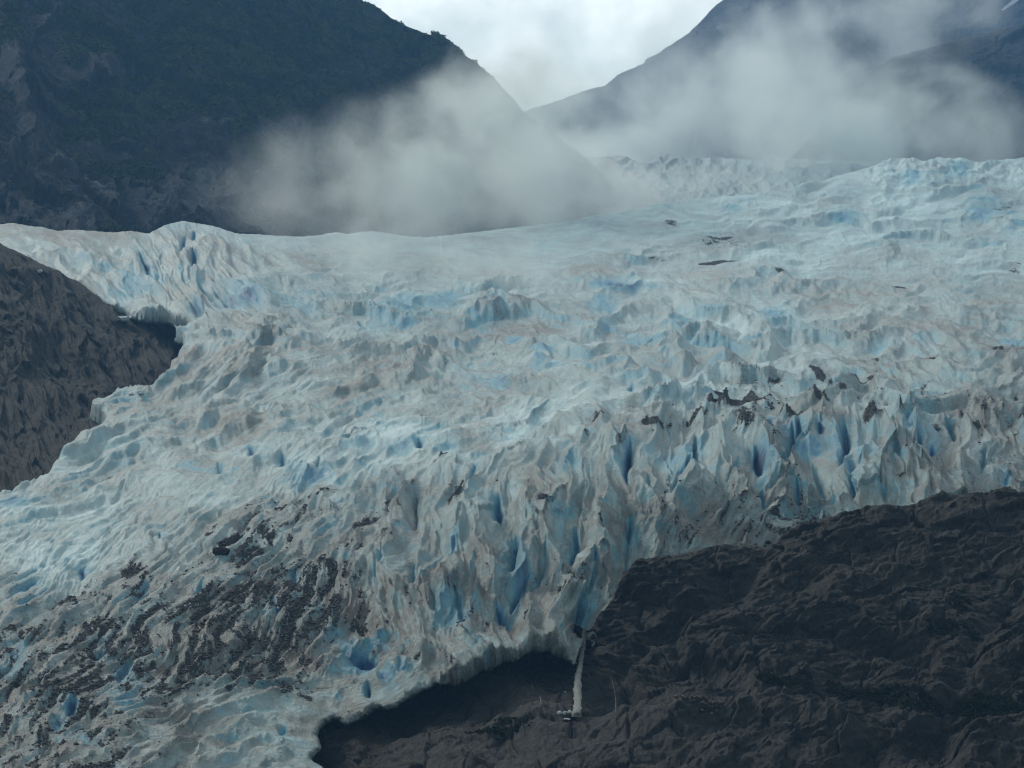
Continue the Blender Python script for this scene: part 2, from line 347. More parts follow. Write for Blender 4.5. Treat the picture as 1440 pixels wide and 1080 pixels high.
# zone controls: u, v, fins, waves, medium, streaks, dirt, tan, blue, bright
ZN = [(1400,270,.25,.5,.7,.2,.05,.05,.55,.65),(1250,320,.0,.55,.5,.5,.15,.05,.35,.75),(1100,350,.0,.5,.45,.5,.15,.1,.25,.75),(1000,310,0,.3,.3,.5,.12,.1,.25,.55),(800,330,0,.1,.1,.4,.12,.1,.1,.3),
 (600,370,.0,.25,.3,.3,.2,.2,.15,.2),(1420,400,0,.5,.5,.5,.15,.1,.3,.7),(1250,435,0,.3,.3,.7,.35,.9,.05,.35),(1000,410,0,.45,.3,.6,.4,.5,.15,.3),(850,420,0,.7,.6,.3,.4,.25,.5,.3),
 (600,430,.1,.9,.6,.2,.25,.25,.6,.3),(480,430,.1,.6,.5,.3,.25,.3,.3,.3),(700,480,0,1,.8,.2,.45,.4,.4,.3),(900,490,0,1,.8,.2,.35,.2,.6,.4),(1050,470,0,1,.7,.2,.2,.15,.5,.7),(1200,500,.0,.9,.7,.2,.4,.6,.3,.35),
 (1400,500,.2,.8,.8,.2,.45,.35,.35,.2),(500,540,0,.9,.4,.7,.6,.5,.2,.3),(350,520,0,.8,.4,.7,.55,.6,.3,.3),(350,590,0,.6,.3,.9,.6,.6,.2,.5),(650,560,0,.8,.6,.6,.5,.5,.3,.4),(850,560,0,.8,.7,.4,.35,.3,.4,.7),
 (1000,540,.2,.9,.9,.2,.35,.2,.45,.6),(1200,550,.4,.8,1,.2,.4,.25,.4,.45),(1380,590,.7,.3,.9,.2,.6,.35,.3,.15),(180,640,0,.4,.3,.9,.45,.5,.3,.5),(60,720,0,.3,.25,.9,.35,.25,.4,.6),(200,720,.05,.3,.3,.9,.35,.3,.35,.6),
 (330,670,.3,.3,.8,.4,.4,.35,.5,.5),(420,690,.4,.2,.9,.3,.3,.2,.5,.55),(560,630,.4,.3,.9,.2,.2,.15,.6,.75),(700,620,.3,.4,.7,.4,.3,.2,.4,.6),(80,800,.05,.1,.25,1,.25,.2,.35,.75),(250,790,.1,.1,.4,.9,.4,.35,.3,.5),
 (50,900,.1,.1,.5,.9,.55,.35,.4,.2),(200,880,.1,.1,.5,.9,.7,.4,.4,.15),(300,920,.1,.1,.45,1,.8,.6,.25,.0),(150,980,.1,.1,.5,.9,.75,.45,.4,.0),(80,1040,.3,.2,.9,.5,.7,.5,.35,.0),(330,1020,.1,.5,.6,.3,.25,.15,.35,.15),(230,1060,.1,.4,.5,.4,.55,.5,.15,.0),
 (420,1050,.1,.5,.6,.2,.15,.05,.4,.2),(430,870,.2,0,.5,1,.75,.3,.35,.0),(430,790,.3,0,.6,.8,.5,.2,.45,.2),(500,910,.5,0,.8,.5,.6,.1,.5,.0),(540,800,.9,0,.8,.5,.55,.2,.4,.05),(560,960,.5,0,.8,.3,.45,.1,.5,.05),(620,850,1,0,.7,.5,.6,.2,.3,.0),
 (620,720,.8,0,.8,.3,.5,.35,.45,.1),(700,780,1,0,.6,.4,.55,.35,.35,.05),(720,890,.8,0,.7,.5,.6,.35,.25,.0),(790,900,.8,0,.6,.5,.55,.2,.4,.0),(780,650,.7,0,.7,.3,.5,.3,.45,.1),(850,740,1,0,.6,.3,.5,.4,.45,.1),(900,660,1,0,.6,.2,.4,.2,.6,.15),
 (1000,640,1,0,.6,.2,.4,.2,.6,.15),(1000,740,1,0,.7,.3,.6,.45,.25,.1),(1100,650,1,0,.6,.2,.45,.3,.65,.1),(1100,730,1,0,.7,.3,.6,.3,.4,.1),(1200,650,1,0,.7,.2,.45,.25,.6,.1),(1300,640,1,0,.8,.2,.5,.25,.5,.1),(1420,650,.9,0,.9,.2,.6,.3,.35,.1),
 (60,350,.3,.3,.8,.3,.35,.7,.3,.3),(150,380,.55,.2,.8,.2,.3,.5,.6,.35),(240,380,.6,.2,.8,.3,.3,.5,.65,.35),(330,420,.6,0,.7,.8,.25,.4,.55,.3),(400,360,.3,.3,.4,.4,.3,.45,.25,.3),(200,560,.2,.2,.6,.8,.5,.3,.5,.1),(260,510,.2,.4,.8,.4,.4,.5,.3,.3)]
zf, zw, zm, zs, zdirt, ztan, zblue, zbright = idw(ZN, U, V, 42, 12)

rim = sdist(GLACIER_POLY, U, V) + 2.5 * (V < 400)
hole = sdist(LEFT_HOLE, U, V)
jag = 6.5 * fbm(U / 28, V / 24, 6, 21, .68)
inside = np.minimum(rim + jag * (V > 800) + .8 * fbm(U / 9, V / 9, 2, 22) * (V < 340) + 2.0 * fbm(U / 14, V / 14, 3, 24) * (U > 1180) * (V < 300), -(hole + jag * .8))

# --- relief, in photo pixels along the surface normal
H = np.zeros(U.shape)
def cells(ls, lt, seed, wa, wt):
    def f(a, t, u, v):
        f1, f2, i_, tl = worley((a + wa * fbm(u / (wa * 3), v / (wa * 3), 2, seed)) / ls, (t + wt * fbm(u / (wt * 3.5), v / (wt * 3.5), 2, seed + 1)) / lt, seed + 2, .9, True)
        return 1 - np.clip(f2 - f1, 0, .8) / .8, i_, tl
    return f
crA, idA, tlA = bank(cells(160, 62, 500, 16, 11))
crB, idB, tlB = bank(cells(78, 19, 510, 12, 6))
crC, idC, tlC = bank(cells(30, 8.5, 520, 5, 3))
fins = crA ** 1.5
def saw(lt, seed, amt):
    """terraces: a steep scalloped face towards the valley, then a slow decline"""
    def f(a, t, u, v):
        ph = -t / lt + amt * fbm(a / (2.6 * lt), t / (1.1 * lt), 3, seed) + .20 * ridged(u / 40, v / 24, 3, seed + 5)
        n_ = np.floor(ph); fr = ph - n_; w = .40
        rise = np.where(fr < w, (fr / w) ** 1.3, 1 - ((fr - w) / (1 - w)) ** .6)
        amp = np.clip(.25 + 1.1 * np.clip(.5 + .9 * perlin(a / (2.2 * lt), n_ * 3.7 + .5, seed + 9), 0, 1.2), .1, 1.4)
        return rise * amp, sstep(w + .08, w, fr) * sstep(w * .7, w, fr) * amp, (fr < w * .9) * amp
    return f
sw1, cl1, face1 = bank(saw(46, 31, 1.25)); sw2, cl2, face2 = bank(saw(19, 41, 1.1))
st1, = bank(lambda a, t, u, v: (ridged(a / 260, t / 27, 4, 60, .5),))
st2, = bank(lambda a, t, u, v: (ridged(a / 95, t / 9, 3, 64, .6),))
n_st, = bank(lambda a, t, u, v: (fbm(a / 60, t / 9, 6, 620, .66),))            # colour streaks along the flow
n_st2, = bank(lambda a, t, u, v: (fbm(a / 26, t / 3.6, 4, 640, .62),))
n_db, = bank(lambda a, t, u, v: (fbm(a / 34, t / 8, 6, 660, .74),))
big = fbm(U / 150, V / 90, 3, 50)
H += zf * (31 * fins - 10 + 4.5 * (crB ** 1.8) + 8 * (idA - .5) + 9 * tlA)
H += zw * (25 * sw1 + 6.5 * sw2 * np.clip(.45 + fbm(U / 60, V / 40, 2, 51), 0, 1))
H += zm * (6.0 * crB ** 1.4 * (1 - .6 * zf) * (1 - .75 * zw) + 3.6 * tlB * (1 - .6 * zw) + (1.8 * crC ** 1.4 * (.3 + idB) + 1.2 * tlC) * (1 - .4 * zw))
H += zs * (23 * st1 + 4.5 * st2)
H += 9 * big + 1.1 * ridged(U / 15, V / 11, 4, 70, .6)
far = sstep(520, 240, V) * .45
for line, h_, w_ in [([(545,705),(575,675),(610,650),(660,622),(720,602),(820,600),(900,604),(960,596),(1000,582),(1060,578),(1110,588),(1170,575),(1230,552)],9,11),([(1230,575),(1270,545),(1290,522),(1318,524),(1360,560),(1400,590)],9,9),
    ([(385,765),(425,738),(452,714),(480,712),(505,724)],9,8),([(150,378),(180,392),(205,408),(214,432)],9,7),([(228,325),(240,350),(248,385),(262,420),(285,455)],9,6),([(290,330),(300,365),(285,400)],8,6),([(300,360),(350,395),(380,440)],7,6),
    ([(548,700),(541,760),(536,830),(546,885),(590,925),(640,950)],12,8),([(640,738),(652,790),(655,850),(685,900),(700,930)],10,6),([(700,745),(668,790),(648,835)],9,6),([(768,752),(742,800),(730,850),(700,885)],12,6),([(850,772),(828,820),(800,870),(748,914)],12,7),
    ([(600,740),(590,790),(600,850),(640,920)],8,5),([(900,740),(880,700),(860,640)],8,6),([(940,720),(1000,690),(1010,640)],9,6),([(1080,700),(1090,650),(1095,605)],9,5),([(1150,700),(1140,650),(1150,610)],9,5),([(1220,700),(1215,650),(1230,600)],9,6),
    ([(1290,700),(1270,650),(1275,600)],8,5),([(480,640),(520,628),(580,622),(620,628)],9,7),([(420,705),(440,682),(456,670),(475,682)],10,7)]:
    H += h_ * sstep(5, 60, rim) * np.exp(-pdist(line, U, V) / w_) * (.7 + .6 * fbm(U / 25, V / 25, 2, 333))
H *= 1 - far
# smooth misty dome, no big relief
dome = np.exp(-(((U - 720) / 230) ** 2 + ((V - 345) / 42) ** 2)); H *= 1 - .72 * dome
H *= np.where(U < 620, .30 + .70 * sstep(0, 46, rim), 1.)
# --- jagged peaks on the upper right skyline
pk = np.exp(-((V - 240) / 26) ** 2) * sstep(1180, 1260, U)
H += pk * 6 * ridged(U / 26, V / 22, 3, 77)

blue = np.zeros(U.shape); deb = np.zeros(U.shape); bright = np.zeros(U.shape)
def window(u, v, R):
    a = np.searchsorted(us, u - R), np.searchsorted(us, u + R); b = np.searchsorted(vs, v - R), np.searchsorted(vs, v + R)
    return (slice(b[0], b[1]), slice(a[0], a[1]))
# crevasses: u, v, length, width, angle, depth, blueness
CREV = [(700,723,34,11,84,16,1.1),(722,790,78,12,80,17,1.0),(730,838,52,9,58,13,.9),(707,866,38,12,118,14,.9),(808,773,62,9,84,15,.95),(833,815,66,5,78,10,.6),(817,868,46,12,92,20,.8),(585,728,48,3.5,88,7,.3),
 (580,812,38,5,80,8,.4),(537,812,62,6,76,9,.5),(638,777,34,15,84,9,.75),(667,680,28,7,70,7,.7),(882,668,70,10,88,20,1.15),(977,640,40,8,84,16,1.0),(963,664,26,8,60,11,.9),(1082,612,24,8,84,13,1.0),
 (1067,655,32,11,105,15,1.2),(1112,632,44,9,84,17,1.05),(1123,616,28,7,88,13,.9),(1102,660,28,7,84,12,.95),(1070,713,36,7,88,14,.9),(1122,703,28,6,92,11,.7),(1188,634,60,13,88,20,1.2),(1200,670,26,15,95,9,.85),
 (1155,613,18,6,84,8,.9),(1290,642,32,8,96,12,.9),(1203,700,30,5,100,9,.5),(1258,648,18,7,90,8,.7),(1310,645,16,7,80,8,.7),(885,747,28,7,86,12,.8),(882,786,54,4.5,86,9,.35),(1338,610,34,7,112,10,.75),
 (1277,600,22,14,95,8,.6),(355,652,16,8,90,8,.8),(397,660,22,9,84,9,.85),(227,775,10,5,80,4,.8),(117,818,14,10,110,5,.85),(43,823,46,6,32,6,.8),(47,856,62,7,32,6,.8),(30,845,60,5,30,5,.75),(25,927,32,18,50,7,.9),
 (173,960,36,18,48,8,1.05),(388,866,30,12,115,8,1.0),(415,828,18,16,90,7,.85),(506,930,52,20,170,14,1.15),(547,955,26,18,20,8,.9),(518,975,22,7,86,14,1.1),(565,945,20,8,80,8,.8),(100,1013,30,16,70,10,1.05),(83,1035,26,16,20,8,.8),
 (397,1033,16,10,30,5,.7),(310,673,20,9,100,7,.6),(590,637,14,10,80,7,1.0),(207,383,46,9,112,10,.9),(273,377,32,8,92,10,.85),(257,352,26,6,80,7,.8),(300,433,60,5,140,8,.6),(322,440,56,5,142,7,.6),(280,452,22,10,130,8,.7),
 (273,337,18,7,90,6,.8),(510,467,18,6,140,5,.8),(887,553,12,6,60,6,.9),(420,695,26,6,60,6,.5),(450,668,20,6,80,6,.5),(200,850,30,10,40,6,.7),(140,935,34,10,45,7,.7),(280,850,30,9,60,7,.5),(650,862,70,9,112,8,.7),
 (610,840,46,6,100,8,.3),(662,905,50,7,118,7,.5),(765,800,50,7,74,8,.4),(948,690,44,6,72,7,.4),(915,700,40,6,108,7,.4),(1030,670,44,6,66,7,.3),(1150,680,46,7,108,8,.4),(1240,690,40,6,110,7,.3),(1380,660,40,8,80,9,.5),(1410,690,24,12,70,6,.9)]
for (u, v, ln, w, ang, dep, bl) in CREV:
    R = ln * .8 + w * 2 + 6; sl = window(u, v, R)
    uu, vv = U[sl] - u, V[sl] - v; a = math.radians(ang)
    nwb = 2.2 * fbm(uu / 14 + u, vv / 14 + v, 2, 80)
    al = uu * math.cos(a) - vv * math.sin(a); ac = uu * math.sin(a) + vv * math.cos(a) + nwb + .0025 * al * al * (1 if (u // 7) % 2 else -1)
    e = np.clip(1 - (al / (ln * .55)) ** 2, 0, 1)
    prof = np.exp(-np.abs(ac / (w * .38 * (e ** .5) + .3)) ** 1.5) * e ** .7
    bowl = np.exp(-np.abs(ac / (w * 1.5)) ** 2) * e
    side = .5 + .5 * np.tanh(ac / (w * .6) * (1 if int(u) % 2 else -1))
    H[sl] -= dep * (1.3 * prof + .55 * bowl)
    core = np.exp(-np.abs(ac / (w * .5)) ** 2) * np.clip(e * 1.5, 0, 1); halo = np.exp(-np.abs(ac / (w * 1.6)) ** 1.5) * np.clip(e * 1.3, 0, 1) * side
    blue[sl] = np.maximum(blue[sl], bl * np.maximum(core, .5 * halo + .12 * halo * np.sin(al * .9 + 5 * nwb)))
# patches of exposed blue ice: u, v, ru, rv, strength
BLUE = [(570,440,34,18,.62),(623,433,30,14,.68),(863,413,34,8,.8),(847,440,26,12,.65),(703,548,22,11,.75),(723,487,15,5,.85),(767,503,20,8,.65),(763,520,10,6,.7),(900,490,30,9,.65),(850,473,18,6,.55),(883,643,8,14,.5),
 (185,410,30,22,.5),(217,400,18,14,.6),(15,727,17,9,.75),(1343,247,22,10,.5),(1027,300,16,6,.5),(1193,312,24,5,.5),(1387,300,36,18,.5),(1277,260,20,10,.5),(1423,490,18,8,.65),(1240,500,20,8,.4),(955,650,32,20,.55),
 (1080,665,24,24,.5),(630,860,30,34,.5),(540,690,18,20,.3),(590,640,60,14,.3),(430,690,40,22,.3),(500,640,30,12,.35),(750,600,20,8,.35),(1130,480,40,10,.35),(960,470,30,10,.45),(1000,450,26,7,.45),(1085,455,20,12,.5),
 (800,665,26,16,.35),(920,640,26,22,.3),(1215,640,26,30,.4),(1300,620,30,22,.35),(330,430,50,24,.4),(420,440,40,14,.3),(60,800,60,12,.2),(350,1010,50,10,.3),(400,1050,50,12,.3),(730,810,16,40,.5),(470,905,26,16,.45),(180,990,34,18,.35),(20,960,28,20,.35),(60,890,30,10,.35),(120,1050,30,20,.35),
 (680,470,20,8,.35),(540,470,30,10,.35),(930,560,14,8,.5),(1300,490,16,8,.4),(1180,520,20,6,.3),(700,440,20,10,.4),(780,440,20,8,.35),(790,750,10,30,.35)]
for (u, v, ru, rv, s) in BLUE:
    sl = window(u, v, max(ru, rv) * 2.2)
    d2 = ((U[sl] - u) / ru) ** 2 + ((V[sl] - v) / rv) ** 2
    blue[sl] = np.maximum(blue[sl], s * np.exp(-d2 ** 1.3) * (.75 + .5 * np.clip(.5 + fbm(U[sl] / 18, V[sl] / 12, 2, 90), 0, 1)))
# debris: u, v, ru, rv, angle, strength
DEB = [(1030,577,42,7,3,1),(1080,580,26,5,-8,.8),(975,594,24,5,14,.75),(920,606,30,5,8,.7),(850,604,24,4,4,.7),(1150,543,14,6,-25,.9),(1213,553,22,3,10,.8),(1230,548,16,3.5,-25,.8),(1310,523,24,2.5,-12,.8),(1403,502,9,6,-30,.9),
 (1373,603,8,8,60,.7),(1227,597,16,6,5,.8),(1087,553,12,3,15,.8),(1008,565,7,2.5,0,1),(1120,597,30,4,3,.7),(1387,647,32,7,4,.7),(1157,583,18,3,-8,.8),(1167,567,12,3,-18,.8),(1360,572,26,3,-25,.6),(1425,575,16,5,20,.6),
 (1260,585,26,5,-20,.6),(1300,560,18,3,30,.6),(1027,717,26,8,-10,.85),(1093,743,30,7,-8,.9),(1170,717,24,9,-12,.7),(1270,680,18,3,-10,.8),(1050,613,9,16,60,.75),(1027,663,20,10,-50,.55),(957,707,22,2.2,0,.8),(950,733,24,7,-20,.65),
 (973,760,9,4,0,.8),(1080,762,6,2.5,0,1),(1000,730,34,4,65,.7),(640,703,15,12,30,.95),(517,743,30,9,26,1),(548,705,34,5,48,.85),(450,716,26,4,20,.8),(430,735,18,5,38,.8),(622,668,22,3,30,.8),(770,720,14,4.5,8,.95),
 (467,823,40,20,40,.85),(507,793,18,11,45,.8),(420,893,34,24,45,.7),(500,887,12,26,80,.85),(633,837,10,14,60,.75),(667,847,8,10,60,.6),(763,843,13,14,60,.7),(833,640,4,12,0,.7),(827,733,8,2.5,20,.9),(847,760,4,14,10,.7),
 (627,873,8,8,0,.6),(607,900,14,7,-20,.6),(187,820,24,17,40,.9),(350,797,32,20,30,1.05),(330,772,36,7,24,1.1),(463,813,22,16,35,.85),(90,867,34,14,15,.9),(233,873,24,24,50,.85),(187,897,46,9,38,.8),(313,903,12,36,20,.85),
 (433,912,32,24,40,.85),(430,950,34,13,-10,.85),(217,940,36,18,45,.7),(180,997,26,20,50,.6),(133,1013,30,9,30,.75),(83,940,30,7,34,.8),(67,987,40,7,28,.75),(87,1047,14,8,30,.9),(430,990,20,4,-15,.9),(320,980,12,5,0,.8),
 (15,900,14,6,15,.9),(150,870,30,7,35,.6),(260,1000,30,14,50,.45),(380,940,24,30,50,.6),(350,870,20,34,30,.5),(380,760,30,3.5,18,.7),(300,770,26,3,20,.6),(1010,378,30,3,2,1.0),(1015,352,34,16,0,.58),(1190,358,10,10,0,.45),(1265,414,9,2.2,0,1),
 (1410,300,30,26,0,.42),(1430,385,12,6,0,.6),(945,320,14,9,0,.5),(1100,398,14,1.8,-8,.8),(925,372,26,4,-6,.45),(1180,425,30,2,0,.4),(1290,425,22,3,0,.4),(700,500,22,14,30,.32),(880,440,60,5,0,.25),(1330,650,20,4,20,.5),
 (1140,760,30,3,0,.4),(1010,690,12,16,40,.5),(560,830,8,30,10,.5),(585,700,5,24,10,.5),(880,700,5,30,10,.25),(780,760,10,14,30,.3),(300,920,40,20,50,.4),(240,910,60,40,45,.35),(130,900,60,30,40,.35),(440,870,60,50,50,.3),(380,850,30,12,60,.5),(140,960,60,20,40,.35)]
for (u, v, ru, rv, ang, s) in DEB:
    sl = window(u, v, max(ru, rv) * 2.0 + 4); a = math.radians(ang)
    uu, vv = U[sl] - u, V[sl] - v; al = uu * math.cos(a) - vv * math.sin(a); ac = uu * math.sin(a) + vv * math.cos(a)
    if ru >= rv: d2 = (al / ru) ** 2 + (ac / rv) ** 2
    else: d2 = (al / ru) ** 2 + (ac / rv) ** 2
    deb[sl] = np.maximum(deb[sl], s * .62 * np.exp(-(d2 * .8) ** 1.2))
# bright ridges / terraces
for line, w, s in [([(780,640),(850,590),(900,585),(960,560),(1010,540)],6,.8),([(500,640),(560,620),(640,625),(740,590)],16,.5),([(0,850),(60,820),(120,790)],22,.5),([(420,690),(455,672),(470,690)],10,.9),([(940,545),(1000,545),(1040,538)],6,.8),([(700,640),(760,605),(830,588)],7,.7),
                   ([(960,450),(1000,462),(1050,470)],7,.8),([(1060,430),(1085,452),(1120,460)],8,.6),([(880,400),(960,405)],4,.4),([(1130,500),(1060,490)],5,.5)]:
    bright = np.maximum(bright, s * np.exp(-(pdist(line, U, V) / w) ** 2))

# --- which faces are steep and clean (blue), which lie flat (dirty)
dHv = np.gradient(H, axis=0) / STEP; dHu = np.gradient(H, axis=1) / STEP
patch = np.clip(.5 + 1.2 * fbm(U / 70, V / 30, 4, 95), 0, 1); patch2 = np.clip(.5 + 1.3 * fbm(U / 120, V / 45, 4, 99, .55), 0, 1)
steep = sstep(.25, 1.2, -dHv) ; flat = sstep(.5, -.4, -dHv)
deepv = sstep(.6, .0, crA) * zf
blue = np.clip(blue * (.85 + .5 * n_st) + zblue * (.80 * steep * patch + .32 * deepv * patch * (.4 + steep) + .30 * sstep(.45, .95, patch + .5 * n_st) - .02), 0, 1.3)
dirt = np.clip(zdirt * (.30 + .7 * flat) + .55 * (patch2 - .45) + .35 * n_st + .3 * (idB - .5) * zm - .3 * steep * zblue, 0, 1)
ztan = np.maximum(ztan, .9 * np.exp(-(pdist([(780,392),(900,392),(1000,398),(1120,412),(1250,428),(1440,440),(1600,445)], U, V) / 11) ** 2))
tan = np.clip(ztan * (.25 + 1.2 * patch2) * (.35 + .75 * flat) * (.8 + 1.2 * n_st2), 0, 1)
brt = np.clip(zbright * (.15 + .8 * (1 - patch2)) * (.6 + .6 * flat) + .25 * n_st2 * zbright + bright, 0, 1) * (1 - .5 * np.clip(blue, 0, 1))
crest = np.maximum(np.maximum(sstep(.92, .985, crB) * zm, .55 * sstep(.90, .99, crC) * zm), sstep(.955, .985, crA) * zf)
crest = np.maximum(crest, np.maximum(cl1 * zw, .6 * cl2 * zw))
brk = np.clip(.5 + 1.5 * fbm(U / 22, V / 18, 3, 98), 0, 1)
grit = np.clip(crest * (.3 + zdirt) * brk * 1.7, 0, 1) * (.25 + .75 * sstep(240, 460, V))
grit = np.maximum(grit, .5 * np.exp(-np.clip(rim, 0, 99) / 9) * (V > 880) * (U > 440))
# grime: fine silt plus weaker light lower down, painted in (strongest lower left and toe)
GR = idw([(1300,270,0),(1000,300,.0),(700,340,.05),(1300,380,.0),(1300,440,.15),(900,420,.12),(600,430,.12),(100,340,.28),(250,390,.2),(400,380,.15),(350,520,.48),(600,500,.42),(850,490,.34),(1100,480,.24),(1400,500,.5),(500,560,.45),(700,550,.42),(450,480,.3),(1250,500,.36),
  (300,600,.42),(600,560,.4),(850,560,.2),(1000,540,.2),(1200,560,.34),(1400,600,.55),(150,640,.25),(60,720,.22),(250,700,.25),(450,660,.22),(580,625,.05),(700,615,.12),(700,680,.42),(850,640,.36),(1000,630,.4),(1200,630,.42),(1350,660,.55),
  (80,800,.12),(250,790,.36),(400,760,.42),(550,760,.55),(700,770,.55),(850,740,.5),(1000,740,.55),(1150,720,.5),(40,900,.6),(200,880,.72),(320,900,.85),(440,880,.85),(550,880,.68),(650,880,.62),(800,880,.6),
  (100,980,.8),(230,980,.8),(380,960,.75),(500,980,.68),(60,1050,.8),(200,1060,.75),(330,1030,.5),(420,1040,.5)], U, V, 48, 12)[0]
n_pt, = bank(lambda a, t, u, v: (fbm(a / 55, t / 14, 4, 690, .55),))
grime_shade = np.clip(GR * (.78 + .7 * (patch2 - .5) + .5 * n_st + 1.3 * n_pt) + .16 * flat * GR - .25 * steep * zblue * GR, 0, 1)
# debris: streaky broken patches, thickest in the dirty bands
DZ = idw([(1300,270,0),(1000,300,.0),(700,340,0),(1300,400,.03),(900,420,0),(600,430,0),(100,340,0),(300,400,0),(350,520,.0),(600,500,.02),(850,490,0),(1100,480,0),(1400,500,.10),
  (300,600,.0),(600,560,.0),(850,560,0),(1000,540,.02),(1200,560,.26),(1400,600,.30),(900,600,.26),(1050,585,.36),(980,592,.34),(150,640,0),(60,720,0),(250,700,.0),(450,660,.0),(580,625,0),(700,615,0),(700,680,.10),(850,640,.08),(1000,640,.08),(1200,630,.06),(1350,660,.28),
  (80,800,.05),(250,790,.22),(400,760,.32),(550,760,.24),(500,745,.30),(700,770,.10),(850,740,.12),(1000,740,.30),(1100,735,.34),(1250,690,.12),(40,900,.36),(0,860,.26),(120,870,.36),(200,880,.40),(320,900,.46),(440,880,.46),(550,880,.24),(650,870,.26),(760,860,.32),(800,900,.12),
  (100,980,.42),(20,970,.34),(230,960,.42),(380,940,.44),(500,960,.2),(60,1050,.36),(160,1040,.36),(330,1030,.02),(420,1050,.03),(250,1060,.1)], U, V, 36, 12)[0]
n_d2, = bank(lambda a, t, u, v: (fbm(a / 75, t / 17, 5, 680, .6),))
dbv = np.maximum(DZ * 1.04, deb * np.where(V < 640, 1.35, .95)) + .30 * n_d2 + .55 * n_db + .06 * crest - .10 * np.clip(blue, 0, 1)
dbv = np.where(np.maximum(DZ, deb) > .015, dbv, 0)
dbn = deb
deb = .95 * sstep(.35, .58, dbv)
film = .9 * sstep(.12, .50, dbv) * sstep(.02, .12, np.maximum(DZ, deb))
smg = np.clip(.45 + 1.7 * fbm(U / 9, V / 16, 4, 351), 0, 1)
for (u, v, ru, rv, q) in [(1015,352,38,19,.95),(1410,290,36,26,.5),(1190,358,14,10,.6),(945,320,16,9,.5),(1330,400,60,8,.35)]:
    film = np.maximum(film, q * smg * np.exp(-(((U - u) / ru) ** 2 + ((V - v) / rv) ** 2) ** 1.5))
debris_mask = deb

RG = on_grid(G_R, U, V)
# thickness at the edges: the ice curls back and under
edge = np.clip(inside, 0, None)
wE = np.where(V > 860, 11., np.where(hole > -60, 9., 7.))
curl = np.where(edge < wE, (1 - np.sqrt(np.clip(1 - (1 - edge / wE) ** 2, 0, 1))), 0)
thick = np.where(V > 860, 9., np.where(hole > -60, 22., 40.))
RR = RG + curl * thick
P0 = place(U, V, RG); NR = normals(P0)
px = RG / F
fade = sstep(0, 5, edge)
P = fold(U, V, inside, RR) + NR * (H * fade * px)[..., None]
keep = inside > -6
masks = np.stack([blue, dirt, deb, grit], -1); tint = np.stack([tan, np.maximum(film, 0), brt, .5 + .5 * n_st], -1)
ice = ice_material()
link('glacier', grid_mesh('glacier', P, keep, {'masks': masks, 'tint': tint, 'grime_shade': grime_shade[..., None]}), ice,
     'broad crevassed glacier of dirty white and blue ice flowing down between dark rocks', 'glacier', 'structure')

# ---------------------------------------------------------------- distant upper icefall
def simple_sheet(u0_, u1_, v0_, v1_, st, rfun):
    a = np.arange(u0_, u1_, st); b = np.arange(v0_, v1_, st); A, B = np.meshgrid(a, b)
    R = on_grid(rfun, A, B); P_ = place(A, B, R); return A, B, R, P_, normals(P_)
DI_R = Interp([(760,220,4300),(760,340,3500),(1000,215,4500),(1000,300,3600),(1350,220,4600),(1350,300,3700)])
A, B, R, Pq, Nq = simple_sheet(780, 1400, 200, 330, 1.2, DI_R)
top = [(700,226),(820,222),(840,221),(868,218),(885,222),(900,230),(912,228),(925,219),(938,215),(950,220),(975,223),(1000,221),(1040,223),(1080,225),(1100,221),(1130,224),(1150,226),(1175,224),(1200,227),(1240,228),(1300,232),(1450,236),(1450,400),(700,400)]
ins = sdist(top, A, B) + 2.4 * fbm(A / 13, B / 13, 4, 140, .6)
f1, f2, idx_ = worley((A + 6 * fbm(A / 20, B / 20, 2, 141)) / 30, (B + 5 * fbm(A / 20, B / 20, 2, 142)) / 14, 143)
cr_ = 1 - np.clip(f2 - f1, 0, .8) / .8
Hq = 5 * cr_ ** 1.4 + 5 * ridged(A / 30, B / 20, 5, 145, .6)
Pq = fold(A, B, ins, R) + Nq * (Hq * sstep(0, 8, ins) * R / F)[..., None]
o_ = np.ones_like(A)
link('upper_icefall', grid_mesh('upper_icefall', Pq, ins > -5, {'masks': np.stack([.25 * idx_, .05 + .3 * cr_, 0 * o_, .2 * sstep(.9, 1, cr_)], -1),
     'tint': np.stack([.5 * sstep(1000, 850, A) + .2, 0 * o_, .3 * o_, .5 * o_], -1), 'grime_shade': 0 * o_[..., None]}), ice_material('distant ice', True),
     'distant hazy icefall with broken pale crest between the two mountains', 'icefall', 'structure')

# ================================================================== ROCKS
ROCK_R = Interp([(300,1160,960),(440,1100,945),(450,1030,965),(530,1000,985),(620,965,1000),(700,945,1012),(800,930,1030),(822,895,1022),(850,865,1018),(600,1080,890),(560,1040,945),(700,1020,935),(810,1010,935),(810,1060,880),(900,880,1005),(900,790,1040),(1080,768,1060),(1250,714,1090),(1440,695,1110),
  (1600,690,1120),(1000,1000,925),(1000,900,985),(1200,1000,930),(1200,850,1010),(1440,1000,925),(1440,850,1000),(950,1080,860),(1440,1150,830),(1100,1150,830)], .0003)
A, B, R, Pq, Nq = simple_sheet(380, 1800, 670, 1150, 1.25, ROCK_R)
SIL = [(405,1250),(410,1000),(600,900),(760,860),(815,880),(826,888),(838,872),(850,858),(862,842),(870,828),(882,812),(892,800),(898,797),(912,790),(930,783),(955,777),(980,773),(1010,767),(1040,765),(1060,767),(1075,771),(1084,769),(1098,757),(1115,749),
  (1130,742),(1145,737),(1160,728),(1180,722),(1205,718),(1225,716),(1250,714),(1275,709),(1300,704),(1325,701),(1345,699),(1380,700),(1403,698),(1408,693),(1418,693),(1425,697),(1440,698),(1500,690),(1850,680),(1850,1250),(300,1250)]
ins = sdist(SIL, A, B) + 2.2 * fbm(A / 22, B / 14, 4, 150, .6)
